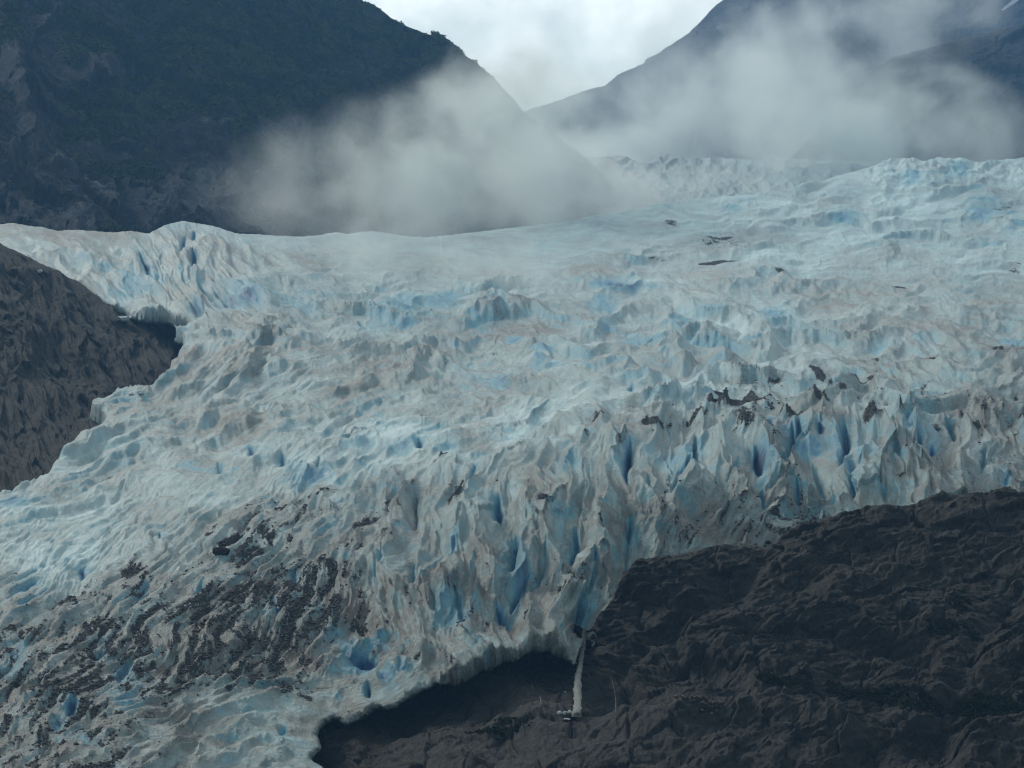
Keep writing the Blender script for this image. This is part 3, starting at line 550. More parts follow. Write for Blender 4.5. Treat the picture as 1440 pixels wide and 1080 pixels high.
# strata dip down to the left
sa = math.radians(16); s_ = A * math.cos(sa) - B * math.sin(sa); t_ = A * math.sin(sa) + B * math.cos(sa)
wb = 20 * fbm(A / 150, B / 80, 4, 151); s_ = s_ + wb
def ledges(t, a, lt, seed, w=.22):
    ph = t / lt + .8 * fbm(a / (4 * lt), t / (2 * lt), 4, seed, .55); n_ = np.floor(ph); fr = ph - n_
    return np.where(fr < w, sstep(0, w, fr), 1 - (fr - w) / (1 - w)) * np.clip(.5 + perlin(a / (3.2 * lt), n_ * 3.3 + .5, seed + 7), 0, 1.2)
Hr = 30 * fbm(A / 210, B / 120, 3, 153) + 9 * fbm(A / 60, B / 40, 4, 155, .5)
Hr += 9 * ledges(t_ + wb, s_, 44, 700) + 5 * ledges(t_ + wb, s_, 17, 710) + 2.0 * ledges(t_ + wb, s_, 7, 720)
f1, f2, idx_, tl_ = worley((s_ + 10 * fbm(A / 30, B / 30, 2, 159)) / 70, (t_ + wb) / 24, 157, .9, True)
Hr += 5 * tl_ + 6 * (idx_ - .5) - 4 * sstep(.10, .0, f2 - f1) + 2.2 * ridged(s_ / 26, (t_ + wb) / 10, 5, 154, .6)
f1, f2, idx_, tl_ = worley((s_ + 6 * fbm(A / 16, B / 16, 2, 170)) / 30, (t_ + wb) / 9, 171, .95, True); Hr += 3.0 * tl_ + 1.8 * (idx_ - .5)
f1, f2, idx_, tl_ = worley(s_ / 12 + .3 * t_ / 12, (t_ + wb) / 5, 172, .95, True); Hr += 1.0 * tl_ + .6 * (idx_ - .5)
# the lower hump overlaps the higher shoulder behind it
hump = pdist([(1084,769),(1060,810),(1010,850),(930,890),(870,930)], A, B); Hr -= 10 * np.exp(-(hump / 10) ** 2) * sstep(1090, 1040, A)
# shadowed undercut and bench
bench = [(830,1000),(900,1006),(980,1003),(1040,990),(1090,985),(1160,965)]
Hr -= 20 * np.exp(-(pdist([(835,985),(880,960),(935,940),(990,930),(1035,960)], A, B) / 20) ** 2)
Hr -= 16 * np.exp(-(pdist([(845,960),(868,940),(880,985),(850,995)], A, B) / 13) ** 2)
Hr -= 18 * np.exp(-(pdist([(1040,905),(1120,895),(1230,905),(1300,930)], A, B) / 15) ** 2)
Hr -= 14 * np.exp(-(pdist([(1435,830),(1380,900),(1340,980),(1320,1040)], A, B) / 18) ** 2)
Hr -= 20 * np.exp(-(pdist([(1190,1080),(1250,1040),(1330,1060)], A, B) / 22) ** 2)
Hr -= 9 * np.exp(-(pdist([(960,860),(945,900),(960,935)], A, B) / 10) ** 2)
Hr += 14 * np.exp(-(pdist([(960,1010),(1080,1000),(1180,1020)], A, B) / 18) ** 2) + 22 * np.exp(-(pdist([(1350,1075),(1390,1040),(1440,1030)], A, B) / 24) ** 2)
Hr += 10 * np.exp(-(pdist([(470,1060),(620,1040),(820,1022),(950,1015)], A, B) / 16) ** 2)
grn = np.zeros_like(A)
for (u, v, ru, rv, s) in [(1100,965,34,9,.8),(1232,982,50,10,.9),(1395,1000,46,14,.9),(1300,1000,30,8,.5),(1180,965,30,7,.4),(1340,890,40,12,.35),(1350,850,16,26,.3),(700,1040,60,10,.25)]:
    grn = np.maximum(grn, s * np.exp(-(((A - u) / ru) ** 2 + ((B - v) / rv) ** 2)))
pale = np.zeros_like(A)
for (u, v, ln, w, an, s) in [(989,962,20,3,88,1),(972,965,18,2,88,.8),(1016,955,26,3,108,.9),(1003,962,14,2,90,.7),(1360,842,9,2,0,.8),(1197,930,10,1.5,120,.6),(1207,933,10,1.5,120,.6),(1383,1030,20,2,40,.7),(1350,1060,20,2,70,.6),(1080,1045,8,1.5,140,.6),
                             (1330,830,18,2,100,.4),(1310,870,16,2,100,.4),(1100,950,10,2,90,.4)]:
    a = math.radians(an); al = (A - u) * math.cos(a) - (B - v) * math.sin(a); ac = (A - u) * math.sin(a) + (B - v) * math.cos(a)
    pale = np.maximum(pale, s * np.exp(-(al / ln * 2) ** 4 - (ac / w) ** 2))
edge = np.clip(ins, 0, None)
Rq = R + np.where(edge < 3, 1 - np.sqrt(np.clip(1 - (1 - edge / 3) ** 2, 0, 1)), 0) * 2
PR = fold(A, B, ins, Rq) + Nq * ((Hr + 2.5 * fbm(A / 9, B / 7, 4, 158, .65)) * sstep(-2, 3, ins) * sstep(-30, 8, ins) * R / F)[..., None]
rock_fl = np.stack([s_, t_ + wb, 0 * A], -1)
rock = rock_material('dark wet bedrock', (.0010, .0014, .0012), (.0115, .0135, .0102), (.0165, .0135, .0075), 1.0, .25, bumpd=2.2, green=(.009, .014, .008))
link('rock_outcrop', grid_mesh('rock_outcrop', PR, ins > -8, {'masks': np.stack([pale, grn, 0 * A, 0 * A], -1), 'flowco': rock_fl}), rock,
     'large dark bedrock hump in the foreground below the glacier toe', 'rock outcrop', 'structure')
RA, RB = A[0, 0], B[0, 0]
def on_sheet(Pg, a0, b0, st, u, v):
    """world point of a sheet that projects closest to photo pixel (u, v)"""
    j = int((u - a0) / st); i = int((v - b0) / st)
    i0, i1, j0, j1 = max(i - 60, 0), i + 60, max(j - 10, 0), j + 10
    W_ = Pg[i0:i1, j0:j1]; d = W_ - np.array([0, 0, CAMZ])
    dep = d[..., 1] * CA + d[..., 2] * SA; uu = 720 + F * d[..., 0] / dep; vv = 540 - F * (-d[..., 1] * SA + d[..., 2] * CA) / dep
    e = (uu - u) ** 2 + (vv - v) ** 2
    e = np.where(e < 9, dep * 1e-3 + e * .1, e + 100)
    k = np.unravel_index(np.argmin(e), e.shape); return W_[k]

# ---- left rock wall
LR = Interp([(-150,300,2300),(0,340,2250),(100,400,2180),(180,445,2120),(262,466,2120),(300,500,2080),(250,520,2000),(200,560,1900),(140,600,1830),(60,680,1560),(0,720,1460),(-150,780,1350),(-150,550,1750),(0,550,1850),(100,500,2000)], .0005)
A, B, R, Pq, Nq = simple_sheet(-340, 300, 260, 860, 1.2, LR)
sa = math.radians(-52); s_ = A * math.cos(sa) - B * math.sin(sa); t_ = A * math.sin(sa) + B * math.cos(sa)
wb = 14 * fbm(A / 80, B / 60, 3, 161)
ridge = np.exp(-(pdist([(-20,430),(40,520),(90,590),(140,640)], A, B) / 34) ** 2)
Hl = 14 * fbm(A / 110, B / 90, 4, 162) + 9 * ridged((s_ + wb) / 70, (t_ + wb) / 20, 6, 163, .62) + 4 * ridged(A / 30, B / 26, 5, 164, .6) + 10 * ridge
Hl = 16 * fbm(A / 120, B / 90, 4, 162) + 8 * ledges(t_ + wb, s_, 34, 730) + 4 * ledges(t_ + wb, s_, 12, 740) + 5 * ridged((s_ + wb) / 60, (t_ + wb) / 18, 6, 163, .62) + 10 * ridge
f1, f2, idx_, tl_ = worley((s_ + wb) / 36, (t_ + wb) / 11, 173, .95, True); Hl += 6 * tl_ + 3 * (idx_ - .5)
f1, f2, idx_, tl_ = worley((s_ + wb) / 13, (t_ + wb) / 5, 174, .95, True); Hl += 2.2 * tl_ + 1.2 * (idx_ - .5)
Hl -= 8 * np.exp(-(pdist([(190,460),(230,470),(262,480)], A, B) / 12) ** 2)
LSIL = [(-400,255),(-200,290),(0,342),(60,372),(110,396),(150,425),(200,440),(320,445),(320,950),(-400,950)]
ins = sdist(LSIL, A, B) + 2 * fbm(A / 18, B / 14, 3, 165)
paleL = np.maximum(.35 * np.exp(-(((A - 15) / 26) ** 2 + ((B - 430) / 18) ** 2)), .3 * np.exp(-(pdist([(10,600),(30,640),(20,690)], A, B) / 8) ** 2))
paleL = np.maximum(paleL, .22 * np.exp(-(pdist([(0,440),(60,530),(120,570)], A, B) / 12) ** 2))
PL = fold(A, B, ins, R) + Nq * (Hl * sstep(-2, 4, ins) * sstep(-20, 40, ins) * R / F)[..., None]
link('rock_wall', grid_mesh('rock_wall', PL, ins > -8, {'masks': np.stack([paleL, 0 * A, 0 * A, 0 * A], -1), 'flowco': np.stack([s_ + wb, t_ + wb, 0 * A], -1)}),
     rock_material('brown bedrock', (.0022, .0026, .0023), (.0215, .0212, .0145), (.030, .0215, .010), .7, .15, bumpd=3.2),
     'bare brown rock wall jutting in from the left between two arms of ice', 'rock wall', 'structure')
LP_ = (PL, -340., 260., 1.2)

# ================================================================== MOUNTAINS
def mountain(name, sil, rpts, box, st, seed, mat, label, amp=1., sa_deg=-30, gpts=None, extra=None, pale_pts=()):
    fr_ = Interp(rpts, .0005); A, B, R, Pq, Nq = simple_sheet(*box, st, fr_)
    ins = sdist(sil, A, B) + 1.6 * fbm(A / 14, B / 14, 4, seed, .6)
    sa = math.radians(sa_deg); s_ = A * math.cos(sa) - B * math.sin(sa); t_ = A * math.sin(sa) + B * math.cos(sa)
    wb = 20 * fbm(A / 120, B / 90, 3, seed + 1)
    Hm = amp * (34 * fbm(A / 240, B / 180, 4, seed + 2) + 15 * ridged((s_ + wb) / 120, (t_ + wb) / 38, 6, seed + 3, .6) + 6 * ridged(A / 36, B / 30, 5, seed + 4, .62))
    f1, f2, i_, tl_ = worley((s_ + wb) / 90, (t_ + wb) / 40, seed + 9, .9, True); Hm = Hm + amp * (20 * tl_ + 8 * (i_ - .5))
    f1, f2, i_, tl_ = worley((s_ + wb) / 26, (t_ + wb) / 14, seed + 10, .9, True); Hm = Hm + amp * (6 * tl_ + 3 * (i_ - .5))
    if extra: Hm = Hm + extra(A, B)
    g = np.clip(.5 + fbm(A / 80, B / 45, 5, seed + 6, .62), 0, 1)
    if gpts is not None:
        zg, zp = idw(gpts, A, B, 45); g = np.clip(zg + 1.0 * (g - .5), 0, 1); pl = zp
    else: g = g * 0; pl = g * 0
    for (line, w, s) in pale_pts: pl = np.maximum(pl, s * np.exp(-(pdist(line, A, B) / w) ** 2))
    PM = fold(A, B, ins, R) + Nq * (Hm * sstep(-3, 4, ins) * sstep(-30, 60, ins) * R / F)[..., None]
    link(name, grid_mesh(name, PM, ins > -7, {'masks': np.stack([pl, g, 0 * A, 0 * A], -1), 'flowco': np.stack([s_ + wb, t_ + wb, 0 * A], -1)}), mat, label, 'mountain', 'structure')
    return A, B, PM, g, ins
mL = rock_material('forested mountain rock', (.007, .009, .015), (.036, .039, .048), (.026, .027, .030), .3, 0, bumpd=11, green=(.010, .019, .007))
GP = [(60,60,.6,.0),(60,200,.35,.1),(20,100,.1,.2),(10,180,.0,.25),(40,190,.05,.25),(70,220,.1,.2),(110,60,.25,.25),(150,110,.15,.3),(200,60,.55,0),(200,130,.7,0),(260,60,.8,0),(340,60,.8,0),(300,130,.8,0),(150,160,.7,.05),(220,170,.75,0),(330,170,.55,.1),
      (400,60,.75,0),(480,40,.7,.0),(390,150,.5,.22),(430,180,.5,.2),(180,210,.4,.1),(230,230,.1,.15),(300,220,.2,.2),(60,280,.15,.15),(120,240,.5,.05),(150,280,.3,.25),(100,300,.1,.15),(250,280,.0,.1),(350,260,.1,.1),(450,260,.1,.1),(560,60,.6,.05),(620,120,.5,.05),(700,200,.3,.1),(800,260,.2,.15)]
def exL(A, B):
    e = 26 * np.exp(-(pdist([(-10,0),(15,80),(30,150),(60,215),(90,240)], A, B) / 16) ** 2)          # grey buttress at the left edge
    e -= 26 * np.exp(-(pdist([(215,-20),(205,60),(195,120)], A, B) / 26) ** 2)                       # dark gully
    e -= 10 * np.exp(-(pdist([(150,230),(165,270),(190,320)], A, B) / 12) ** 2)
    e += 12 * np.exp(-(pdist([(250,195),(330,200),(430,195)], A, B) / 10) ** 2)                      # cliff band edge
    return e
MA, MB_, MP, MG, MI = mountain('mountain', [(-500,-300),(400,-120),(470,-30),(505,-2),(522,6),(535,14),(548,24),(565,33),(582,40),(600,47),(615,52),(628,63),(640,76),(655,86),(670,95),(686,104),(700,116),(712,130),(724,142),(735,158),(752,170),(770,181),(785,192),(800,206),
   (814,213),(824,222),(838,236),(850,250),(862,265),(880,285),(898,300),(930,330),(1000,420),(-500,420)],
   [(-160,420,2650),(0,340,2780),(300,340,2950),(600,340,3250),(900,310,3700),(-160,200,3100),(200,200,3250),(500,200,3550),(735,160,3950),(820,220,3900),(-160,-100,3900),(200,-100,4050),(510,0,4150),(640,80,4050)],
   (-380, 960, -100, 400), 1.3, 200, mL, 'dark steep mountainside with green scrub, left of the gap', 1., -35, GP, exL,
   [([(115,240),(135,265),(150,285)], 3, .7), ([(168,230),(190,225)], 4, .35), ([(60,60),(130,80)], 8, .35), ([(95,90),(150,120)], 9, .35), ([(240,240),(262,262)], 2, .5)])
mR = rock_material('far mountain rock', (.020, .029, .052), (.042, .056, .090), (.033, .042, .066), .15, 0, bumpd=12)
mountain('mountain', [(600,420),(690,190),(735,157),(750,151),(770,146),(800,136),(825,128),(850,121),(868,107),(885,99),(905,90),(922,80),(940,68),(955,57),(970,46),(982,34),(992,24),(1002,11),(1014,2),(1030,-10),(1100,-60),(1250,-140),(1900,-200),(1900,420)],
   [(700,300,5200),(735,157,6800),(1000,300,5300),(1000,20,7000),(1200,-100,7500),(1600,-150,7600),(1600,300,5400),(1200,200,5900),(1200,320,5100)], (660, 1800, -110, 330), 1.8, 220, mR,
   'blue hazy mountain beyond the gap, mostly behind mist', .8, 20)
mR2 = rock_material('ridge rock', (.012, .015, .023), (.030, .034, .042), (.026, .028, .032), .2, 0, bumpd=9, green=(.014, .02, .011))
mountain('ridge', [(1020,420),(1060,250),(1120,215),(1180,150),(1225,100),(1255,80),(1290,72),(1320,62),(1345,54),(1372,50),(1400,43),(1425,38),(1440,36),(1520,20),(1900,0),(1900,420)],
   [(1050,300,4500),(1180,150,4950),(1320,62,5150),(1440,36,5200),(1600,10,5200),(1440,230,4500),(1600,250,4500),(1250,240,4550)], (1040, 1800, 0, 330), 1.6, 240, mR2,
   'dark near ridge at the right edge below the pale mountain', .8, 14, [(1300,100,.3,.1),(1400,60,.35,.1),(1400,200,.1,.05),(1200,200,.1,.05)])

# forest and scrub as real clumps on the left mountainside
rng = np.random.RandomState(5)
def scatter_clumps(name, Pg, w, n, size, mat, label, cat, flatten=.9, nf=14):
    """many little crowns of leaf-sized triangles spread on a sheet where w > random"""
    h_, w_ = w.shape; sel = []
    while sum(len(s) for s in sel) < n:
        i = rng.randint(1, h_ - 1, 200000); j = rng.randint(1, w_ - 1, 200000); k = rng.rand(200000) < w[i, j]; sel.append(np.stack([i[k], j[k]], -1))
    s = np.concatenate(sel)[:n]; c = Pg[s[:, 0], s[:, 1]] + rng.uniform(-1, 1, (n, 3)) * size * .5
    sc = size * rng.uniform(.5, 1.3, n)
    d = rng.normal(size=(n, nf, 3)); d /= np.linalg.norm(d, axis=-1, keepdims=True); d[..., 2] = np.abs(d[..., 2]) * 1.2
    ctr = c[:, None] + d * sc[:, None, None] * rng.uniform(.4, 1, (n, nf, 1)) * np.array([1, 1, flatten])
    e1 = rng.normal(size=(n, nf, 3)); e1 /= np.linalg.norm(e1, axis=-1, keepdims=True); e2 = np.cross(e1, d); e2 /= np.linalg.norm(e2, axis=-1, keepdims=True) + 1e-9
    sz = (sc[:, None] * rng.uniform(.35, .7, (n, nf)))[..., None]
    tri = np.stack([ctr + e1 * sz, ctr - e1 * sz * .5 + e2 * sz * .9, ctr - e1 * sz * .5 - e2 * sz * .9], 2).reshape(-1, 3)
    fc = np.arange(len(tri)).reshape(-1, 3)
    return link(name, raw_mesh(name, tri, fc, None, False), mat, label, cat, 'stuff')
def leaf_mat(name, a, b, sc):
    m = Mat(name); pos = m.n('ShaderNodeNewGeometry').outputs['Position']
    c = m.mix(m.step(m.noise(pos, sc, 5, .6), .4, .62), a, b); return m.surf(c, .9, None, .1)
wf = np.clip((MG - .25) * 1.3, 0, 1) ** 2 * (MI > 3) * (MB_ > -80)
scatter_clumps('forest', MP, wf, 42000, 4.2, leaf_mat('scrub leaves', (.012, .024, .006), (.060, .078, .020), .02), 'dark green scrub and forest covering the left mountainside', 'forest', .8, 9)
wg = np.clip(grn * 1.2 - .15 + .5 * fbm(np.indices(grn.shape)[1] / 16, np.indices(grn.shape)[0] / 8, 4, 401), 0, 1) * (grn > .12)
scatter_clumps('scrub', PR, wg, 5200, .8, leaf_mat('alder leaves', (.008, .013, .007), (.018, .025, .011), .2), 'low dark green bushes growing on ledges of the foreground rock', 'bushes', .8, 9)

# ================================================================== small things
def lump(name, seed, size, mat, sub=4, rough=.35, facet=True):
    """an angular broken block: a chipped, noisy ball"""
    import bmesh
    bm = bmesh.new(); bmesh.ops.create_icosphere(bm, subdivisions=sub, radius=1)
    r_ = np.random.RandomState(seed); pl = r_.normal(size=(13, 3)); pl /= np.linalg.norm(pl, axis=1)[:, None]; pd = r_.uniform(.55, .9, 13)
    for vtx in bm.verts:
        p = np.array(vtx.co)
        for n_, d_ in zip(pl, pd):
            k = p @ n_
            if k > d_: p = p - n_ * (k - d_)
        p = p * (1 + rough * .2 * r_.normal())
        vtx.co = Vector(p * np.array(size))
    me = bpy.data.meshes.new(name); bm.to_mesh(me); bm.free()
    for p in me.polygons: p.use_smooth = False
    me.materials.append(mat); return me
def single(name, me, loc, rz, label, cat, group=None, kind=None):
    o = bpy.data.objects.new(name, me); SC.collection.objects.link(o); o.location = loc; o.rotation_euler = (0, 0, rz)
    o['label'] = label; o['category'] = cat
    if group: o['group'] = group
    if kind: o['kind'] = kind
    return o
def plain(name, a, b, sc, rough=.8, bd=.1):
    m = Mat(name); pos = m.n('ShaderNodeNewGeometry').outputs['Position']; n_ = m.noise(pos, sc, 6, .6)
    return m.surf(m.mix(m.step(n_, .35, .65), a, b), rough, m.bump(n_, bd, .8), .3)
m_bould = plain('boulder rock', (.022, .022, .024), (.055, .052, .05), 1.2, .9, .3)
m_berg = plain('fallen ice', (.42, .52, .56), (.66, .74, .76), .8, .5, .3)
GA = (P, us[0], vs[0], STEP)
p = on_sheet(*GA, 310, 778); single('boulder', lump('boulder', 3, (4.6, 3.2, 2.2), m_bould), Vector(p) + Vector((0, 0, .9)), .4, 'large dark boulder on the ice beside a streak of black debris', 'boulder')
for k, (u, v, s, lb) in enumerate([(1008, 566, 1.7, 'small dark boulder alone on pale ice above the long debris-covered crest'), (1080, 764, 1.2, 'dark boulder on grey ice just above the edge of the foreground rock'), (903, 0, 0, '')][:2]):
    p = on_sheet(*GA, u, v); single('boulder', lump('boulder', 20 + k, (s * 1.6, s, s * .8), m_bould), Vector(p) + Vector((0, 0, s * .5)), .4, lb, 'boulder')
p = on_sheet(*LP_, 174, 453); single('ice_block', lump('ice_block', 8, (9.0, 4.5, 3.4), m_berg), Vector(p) + Vector((0, -5, 2.0)), .2, 'white ice block stranded on the brown rock under the overhanging ice', 'ice block')
for k, (u, v, s, lb) in enumerate([(184, 556, 2.2, 'small white ice lump on the ledge of the left rock, left one of two'), (198, 554, 2.8, 'small pointed ice lump on the ledge of the left rock, right one of two'), (56, 384, 2.6, 'white ice sliver at the upper edge of the left rock')]):
    p = on_sheet(*(GA if k < 2 else LP_), u, v); single('ice_lump', lump('ice_lump', 30 + k, (s * 1.1, s, s * .8), m_berg, 3), Vector(p) + Vector((0, -1, s * .4)), k, lb, 'ice lump')
RK = (PR, RA, RB, 1.25)
for k, (u, v, w, hh, lb) in enumerate([(786, 1004, 3.9, 2.9, 'rounded white ice chunk, leftmost of the row beside the waterfall foot'), (794, 1003, 3.3, 2.7, 'rounded white ice chunk, second from left in the row beside the waterfall foot'),
      (801, 1002, 3.8, 2.9, 'rounded white ice chunk in the row, closest to the falling water'), (797, 1013, 5.0, 1.8, 'flat white ice rubble just below the row of rounded chunks'), (803, 973, 3.0, 2.4, 'single white ice chunk halfway up, left of the waterfall'), (795, 974, 1.6, 1.1, 'tiny white ice crumb left of the single chunk halfway up')]):
    p = on_sheet(*RK, u, v); m_ = float(p[1]) / F
    single('ice_chunk', lump('ice_chunk', 50 + k, (w * m_ * 1.0, w * m_ * .8, hh * m_), m_berg, 3, .25), Vector(p) + Vector((0, -w * m_ * .6, hh * m_ * .4)), 0, lb, 'ice chunk', 'ice chunks fallen beside the waterfall')

# waterfall: a ribbon with real thickness, silty water
def ribbon(name, pts, mat, label, cat, seed=0, sub=10, lift=2.2):
    """pts: (u, v, half width px); every row of points sits just in front of the rock"""
    a = np.array(pts, float); n = (len(a) - 1) * sub + 1; t = np.linspace(0, len(a) - 1, n)
    uu = np.interp(t, range(len(a)), a[:, 0]); vv = np.interp(t, range(len(a)), a[:, 1]); ww = np.interp(t, range(len(a)), a[:, 2])
    base = np.array([on_sheet(*RK, x, y) for x, y in zip(uu, vv)])
    rr = np.hypot(base[:, 0], base[:, 1]); k = np.ones(9) / 9; rr = np.array([rr[max(0, i - 5):i + 6].min() for i in range(n)]); rr = np.convolve(np.pad(rr, 4, 'edge'), k, 'valid') - lift - 1.0
    m_ = 15; rows = []
    for q in range(m_):
        an = 2 * math.pi * q / m_; jit = 1 + .16 * np.sin(vv * .6 + q * 2 + seed) * (ww > 1) + .2 * np.random.RandomState(q + seed).normal(size=n) * (ww > 1)
        rows.append(place(uu + ww * math.cos(an) * jit, vv, rr - ww * math.sin(an) * .22 * jit))
    G_ = np.stack(rows + rows[:1], 1); return link(name, grid_mesh(name, G_, None, None), mat, label, cat)
mw = Mat('silty falling water'); pos = mw.n('ShaderNodeNewGeometry').outputs['Position']
wn = mw.noise(mw.scalev(pos, (2.6, 2.6, .10)), 1.0, 6, .7, .8)
m_water = mw.surf(mw.mix(mw.step(wn, .40, .60), (.05, .06, .06), (.30, .32, .30)), .5, mw.bump(wn, .5, .8), .3)
m_trick = plain('thin dark water film', (.022, .024, .025), (.06, .065, .065), .8, .5, .1)
ribbon('waterfall', [(822,884,2.0),(821.5,893,3.4),(820,905,3.6),(817.5,925,3.6),(815,940,3.4),(812.5,952,4.4),(812,968,5.0),(812.5,985,4.6),(811.5,998,5.2),(810,1008,6.6)], m_water, 'grey silty waterfall pouring from the notch in the ice toe onto rock', 'waterfall', 1)
ribbon('waterfall', [(857,950,.3),(861,957,.4),(864,970,.5),(866,985,.5),(866,1006,.7)], m_trick, 'thin faint trickle down the dark rock right of the big waterfall', 'waterfall', 2)
ribbon('rivulet', [(747,962,.4),(749,967,.6),(750,972,.3)], m_trick, 'short faint rivulet on the rock under the ice, upper one', 'rivulet', 3)
ribbon('rivulet', [(759,978,.4),(761,988,.8),(758,996,.4)], m_trick, 'slender pale rivulet left of the ice chunks, middle one', 'rivulet', 4)
ribbon('rivulet', [(757,1014,.4),(754,1021,.5),(750,1026,.3)], m_trick, 'slender pale rivulet below and left of the ice chunks, lowest one', 'rivulet', 5)
ribbon('rivulet', [(717,935,.3),(716,942,.4),(712,948,.5),(708,951,.3)], m_trick, 'thin curved rivulet dripping from the ice edge left of the waterfall', 'rivulet', 6)
ribbon('rivulet', [(541,1024,.3),(539,1030,.4),(537,1036,.3)], m_trick, 'tiny rivulet on the rock close to the lower end of the ice', 'rivulet', 7)

# loose stones on the rock bench and on the debris bands
def stones(name, Pg, w, n, smin, smax, mat, label, cat):
    h_, w_ = w.shape; sel = []; tot = 0
    while tot < n:
        i = rng.randint(2, h_ - 2, 400000); j = rng.randint(2, w_ - 2, 400000); k = rng.rand(400000) < w[i, j]; sel.append(np.stack([i[k], j[k]], -1)); tot += k.sum()
        if len(sel) > 60: break
    s = np.concatenate(sel)[:n]; n = len(s); c = Pg[s[:, 0], s[:, 1]] + rng.uniform(-.4, .4, (n, 3))
    sz = smin * (smax / smin) ** (rng.rand(n) ** 2.5)
    base = np.array([(1,0,0),(-1,0,0),(0,1,0),(0,-1,0),(0,0,1),(0,0,-1)], float); fc = np.array([(0,2,4),(2,1,4),(1,3,4),(3,0,4),(2,0,5),(1,2,5),(3,1,5),(0,3,5)])
    vv = base[None] * rng.uniform(.6, 1.3, (n, 6, 1)) + rng.uniform(-.25, .25, (n, 6, 3)); ang = rng.uniform(0, 6.28, n); ca, sn = np.cos(ang), np.sin(ang)
    x = vv[..., 0] * ca[:, None] - vv[..., 1] * sn[:, None]; y = vv[..., 0] * sn[:, None] + vv[..., 1] * ca[:, None]
    vv = np.stack([x, y, vv[..., 2] * .7], -1) * sz[:, None, None] + c[:, None]
    return link(name, raw_mesh(name, vv.reshape(-1, 3), (fc[None] + np.arange(n)[:, None, None] * 6).reshape(-1, 3), None, False), mat, label, cat, 'stuff')
m_stone = plain('moraine stones', (.04, .045, .050), (.12, .12, .12), .6, .9, .1)
wd = (.006 * film + sstep(.35, .9, deb)) * (inside > 6)
stones('moraine_debris', P, wd, 60000, .15, 1.1, m_stone, 'dark stones and grit strewn over the dirty ice', 'debris')
ws = np.exp(-(((RX := np.arange(PR.shape[1]) * 1.25 + RA)[None] - 975) / 26) ** 2 - (((np.arange(PR.shape[0]) * 1.25 + RB)[:, None] - 1003) / 7) ** 2)
stones('rockfall', PR, ws, 900, .2, 1.1, plain('rusty stones', (.06, .05, .045), (.16, .12, .10), .5, .9, .1), 'reddish grey loose stones heaped under the dark rock overhang', 'rubble')

# snow patch on the far mountain
sp = np.array([(1408,14),(1413,9),(1420,3),(1428,-3),(1437,-8),(1440,-6),(1433,0),(1425,6),(1417,11),(1411,15)], float)
fr_, bk_ = place(sp[:, 0], sp[:, 1], np.full(10, 6300.)), place(sp[:, 0], sp[:, 1], np.full(10, 6340.))
import bmesh
bm = bmesh.new(); a_ = [bm.verts.new(q) for q in fr_]; b_ = [bm.verts.new(q) for q in bk_]; bm.faces.new(a_); bm.faces.new(b_[::-1])
for i in range(10): bm.faces.new((a_[i], b_[i], b_[(i + 1) % 10], a_[(i + 1) % 10]))
me = bpy.data.meshes.new('snow_patch'); bm.to_mesh(me); bm.free()
link('snow_patch', me, plain('old snow', (.7, .74, .78), (.8, .83, .86), .05, .7, 1), 'narrow white snow streak high on the blue mountain at the upper right corner', 'snow patch')

# ground sheet under everything, out to the horizon
gs = np.array([(-30000, -5000, -4), (30000, -5000, -4), (30000, 40000, -4), (-30000, 40000, -4)], float)
link('ground', raw_mesh('ground', gs, np.array([[0, 1, 2, 3]])), plain('gravel plain', (.05, .05, .05), (.09, .085, .08), .02, .9, .5), 'grey gravel plain below the rocks', 'ground', 'structure')

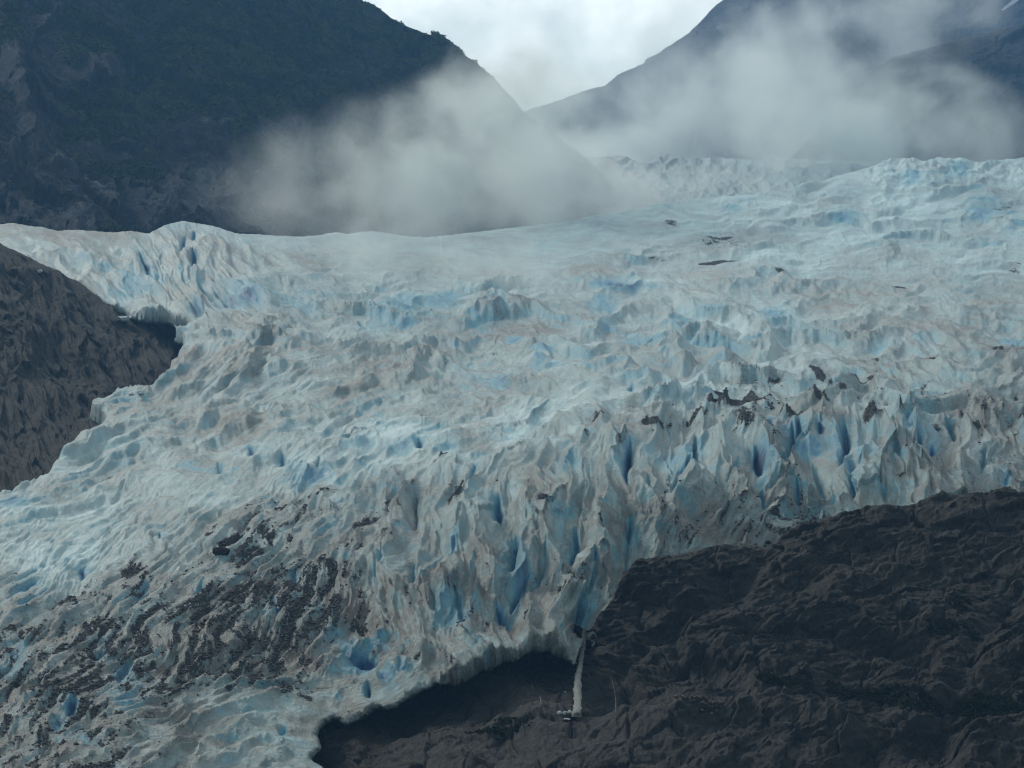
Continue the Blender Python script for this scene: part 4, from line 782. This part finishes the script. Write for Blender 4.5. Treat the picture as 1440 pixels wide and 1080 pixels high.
# ================================================================== mist banks and haze
def mist(u, v, r, ru, rv, rr, dens, seed, label, nscale=2.2, rot=0, thr=(.38, .62)):
    me = bpy.data.meshes.new('mist_bank')
    bm = bmesh.new(); bmesh.ops.create_icosphere(bm, subdivisions=3, radius=1); bm.to_mesh(me); bm.free()
    m = Mat('mist %d' % seed); tcn = m.n('ShaderNodeTexCoord'); ob = tcn.outputs['Object']
    ln = m.n('ShaderNodeVectorMath', operation='LENGTH'); m.l(ob, ln.inputs[0])
    mpn = m.n('ShaderNodeMapping'); mpn.inputs['Location'].default_value = (seed * 3.1, seed * 1.7, seed * .9); g_ = (ru * r / F * rr * rv * r / F) ** (1 / 3); mpn.inputs['Scale'].default_value = (ru * r / F / g_, rr / g_, rv * r / F / g_); m.l(ob, mpn.inputs[0])
    nzv = m.noise(mpn.outputs[0], nscale, 8, .60, .35)
    fall = m.step(m.math('ADD', ln.outputs['Value'], m.math('MULTIPLY', m.math('SUBTRACT', nzv, .5), 2.3)), 1.05, -.15)
    fall = m.math('MULTIPLY', fall, m.step(ln.outputs['Value'], 1.0, .72))
    d = m.math('MULTIPLY', m.math('MULTIPLY', fall, m.math('ADD', m.step(nzv, .62, .36), .22)), dens)
    pv = m.n('ShaderNodeVolumePrincipled'); pv.inputs['Color'].default_value = (.92, .985, .985, 1); m.l(d, pv.inputs['Density']); pv.inputs['Anisotropy'].default_value = .45
    m.l(pv.outputs[0], m.out.inputs['Volume'])
    me.materials.append(m.m)
    o = bpy.data.objects.new('mist_bank', me); SC.collection.objects.link(o)
    c = place(np.array(u, float), np.array(v, float), np.array(r, float)); o.location = c
    o.scale = (ru * r / F, rr, rv * r / F); o.rotation_euler = (0, math.radians(-rot), 0)
    o['label'] = label; o['category'] = 'mist'; o['kind'] = 'stuff'; return o
MIST = [
 (660,222,3000,290,150,210,.0135,1,'thick grey mist bank rising in front of the left mountain',2.1,16),
 (640,318,2900,390,85,140,.006,2,'low veil of mist along the ice crest below the left mountain',1.5,0),
 (800,262,3230,190,90,190,.021,3,'pale mist filling the foot of the gap between the mountains',1.5,-20),
 (580,358,2150,270,60,70,.0090,4,'faint mist drifting over the left-centre ice surface',1.5,-6),
 (950,180,4800,340,130,280,.012,5,'broad mist bank in front of the far blue mountain',1.6,8),
 (1230,170,4300,340,125,220,.009,6,'grey mist drifting across the dark right ridge',1.7,-14),
 (1160,195,4200,210,95,160,.010,11,'mist hiding the left foot of the right ridge',1.7,0),
 (1140,60,5000,360,130,220,.007,7,'thin high mist veil across the top of the far mountain',1.7,12),
 (1010,258,3130,330,38,90,.0060,8,'mist lying on the distant icefall',1.5,3),
 (690,120,3550,150,90,170,.010,9,'upper wisps of mist on the shoulder of the left mountain',1.7,30),
 (430,262,3000,260,120,140,.0038,10,'faint mist fringe at the left end of the thick bank',1.7,24),
]
for a in MIST:
    mist(*a[:9], nscale=a[9], rot=a[10])
hz = bpy.data.meshes.new('haze'); bm = bmesh.new(); bmesh.ops.create_cube(bm, size=1)
for q in bm.verts: q.co = Vector((q.co.x * 9000, q.co.y * 10400 + 4900, (q.co.z + .5) * 3400 - 6))
bm.to_mesh(hz); bm.free()
mh = Mat('haze'); pv = mh.n('ShaderNodeVolumePrincipled'); pv.inputs['Color'].default_value = (.25, .56, .98, 1); pv.inputs['Density'].default_value = .000055
mh.l(pv.outputs[0], mh.out.inputs['Volume'])
link('haze', hz, mh.m, 'blue-grey haze in the valley air', 'haze', 'stuff')
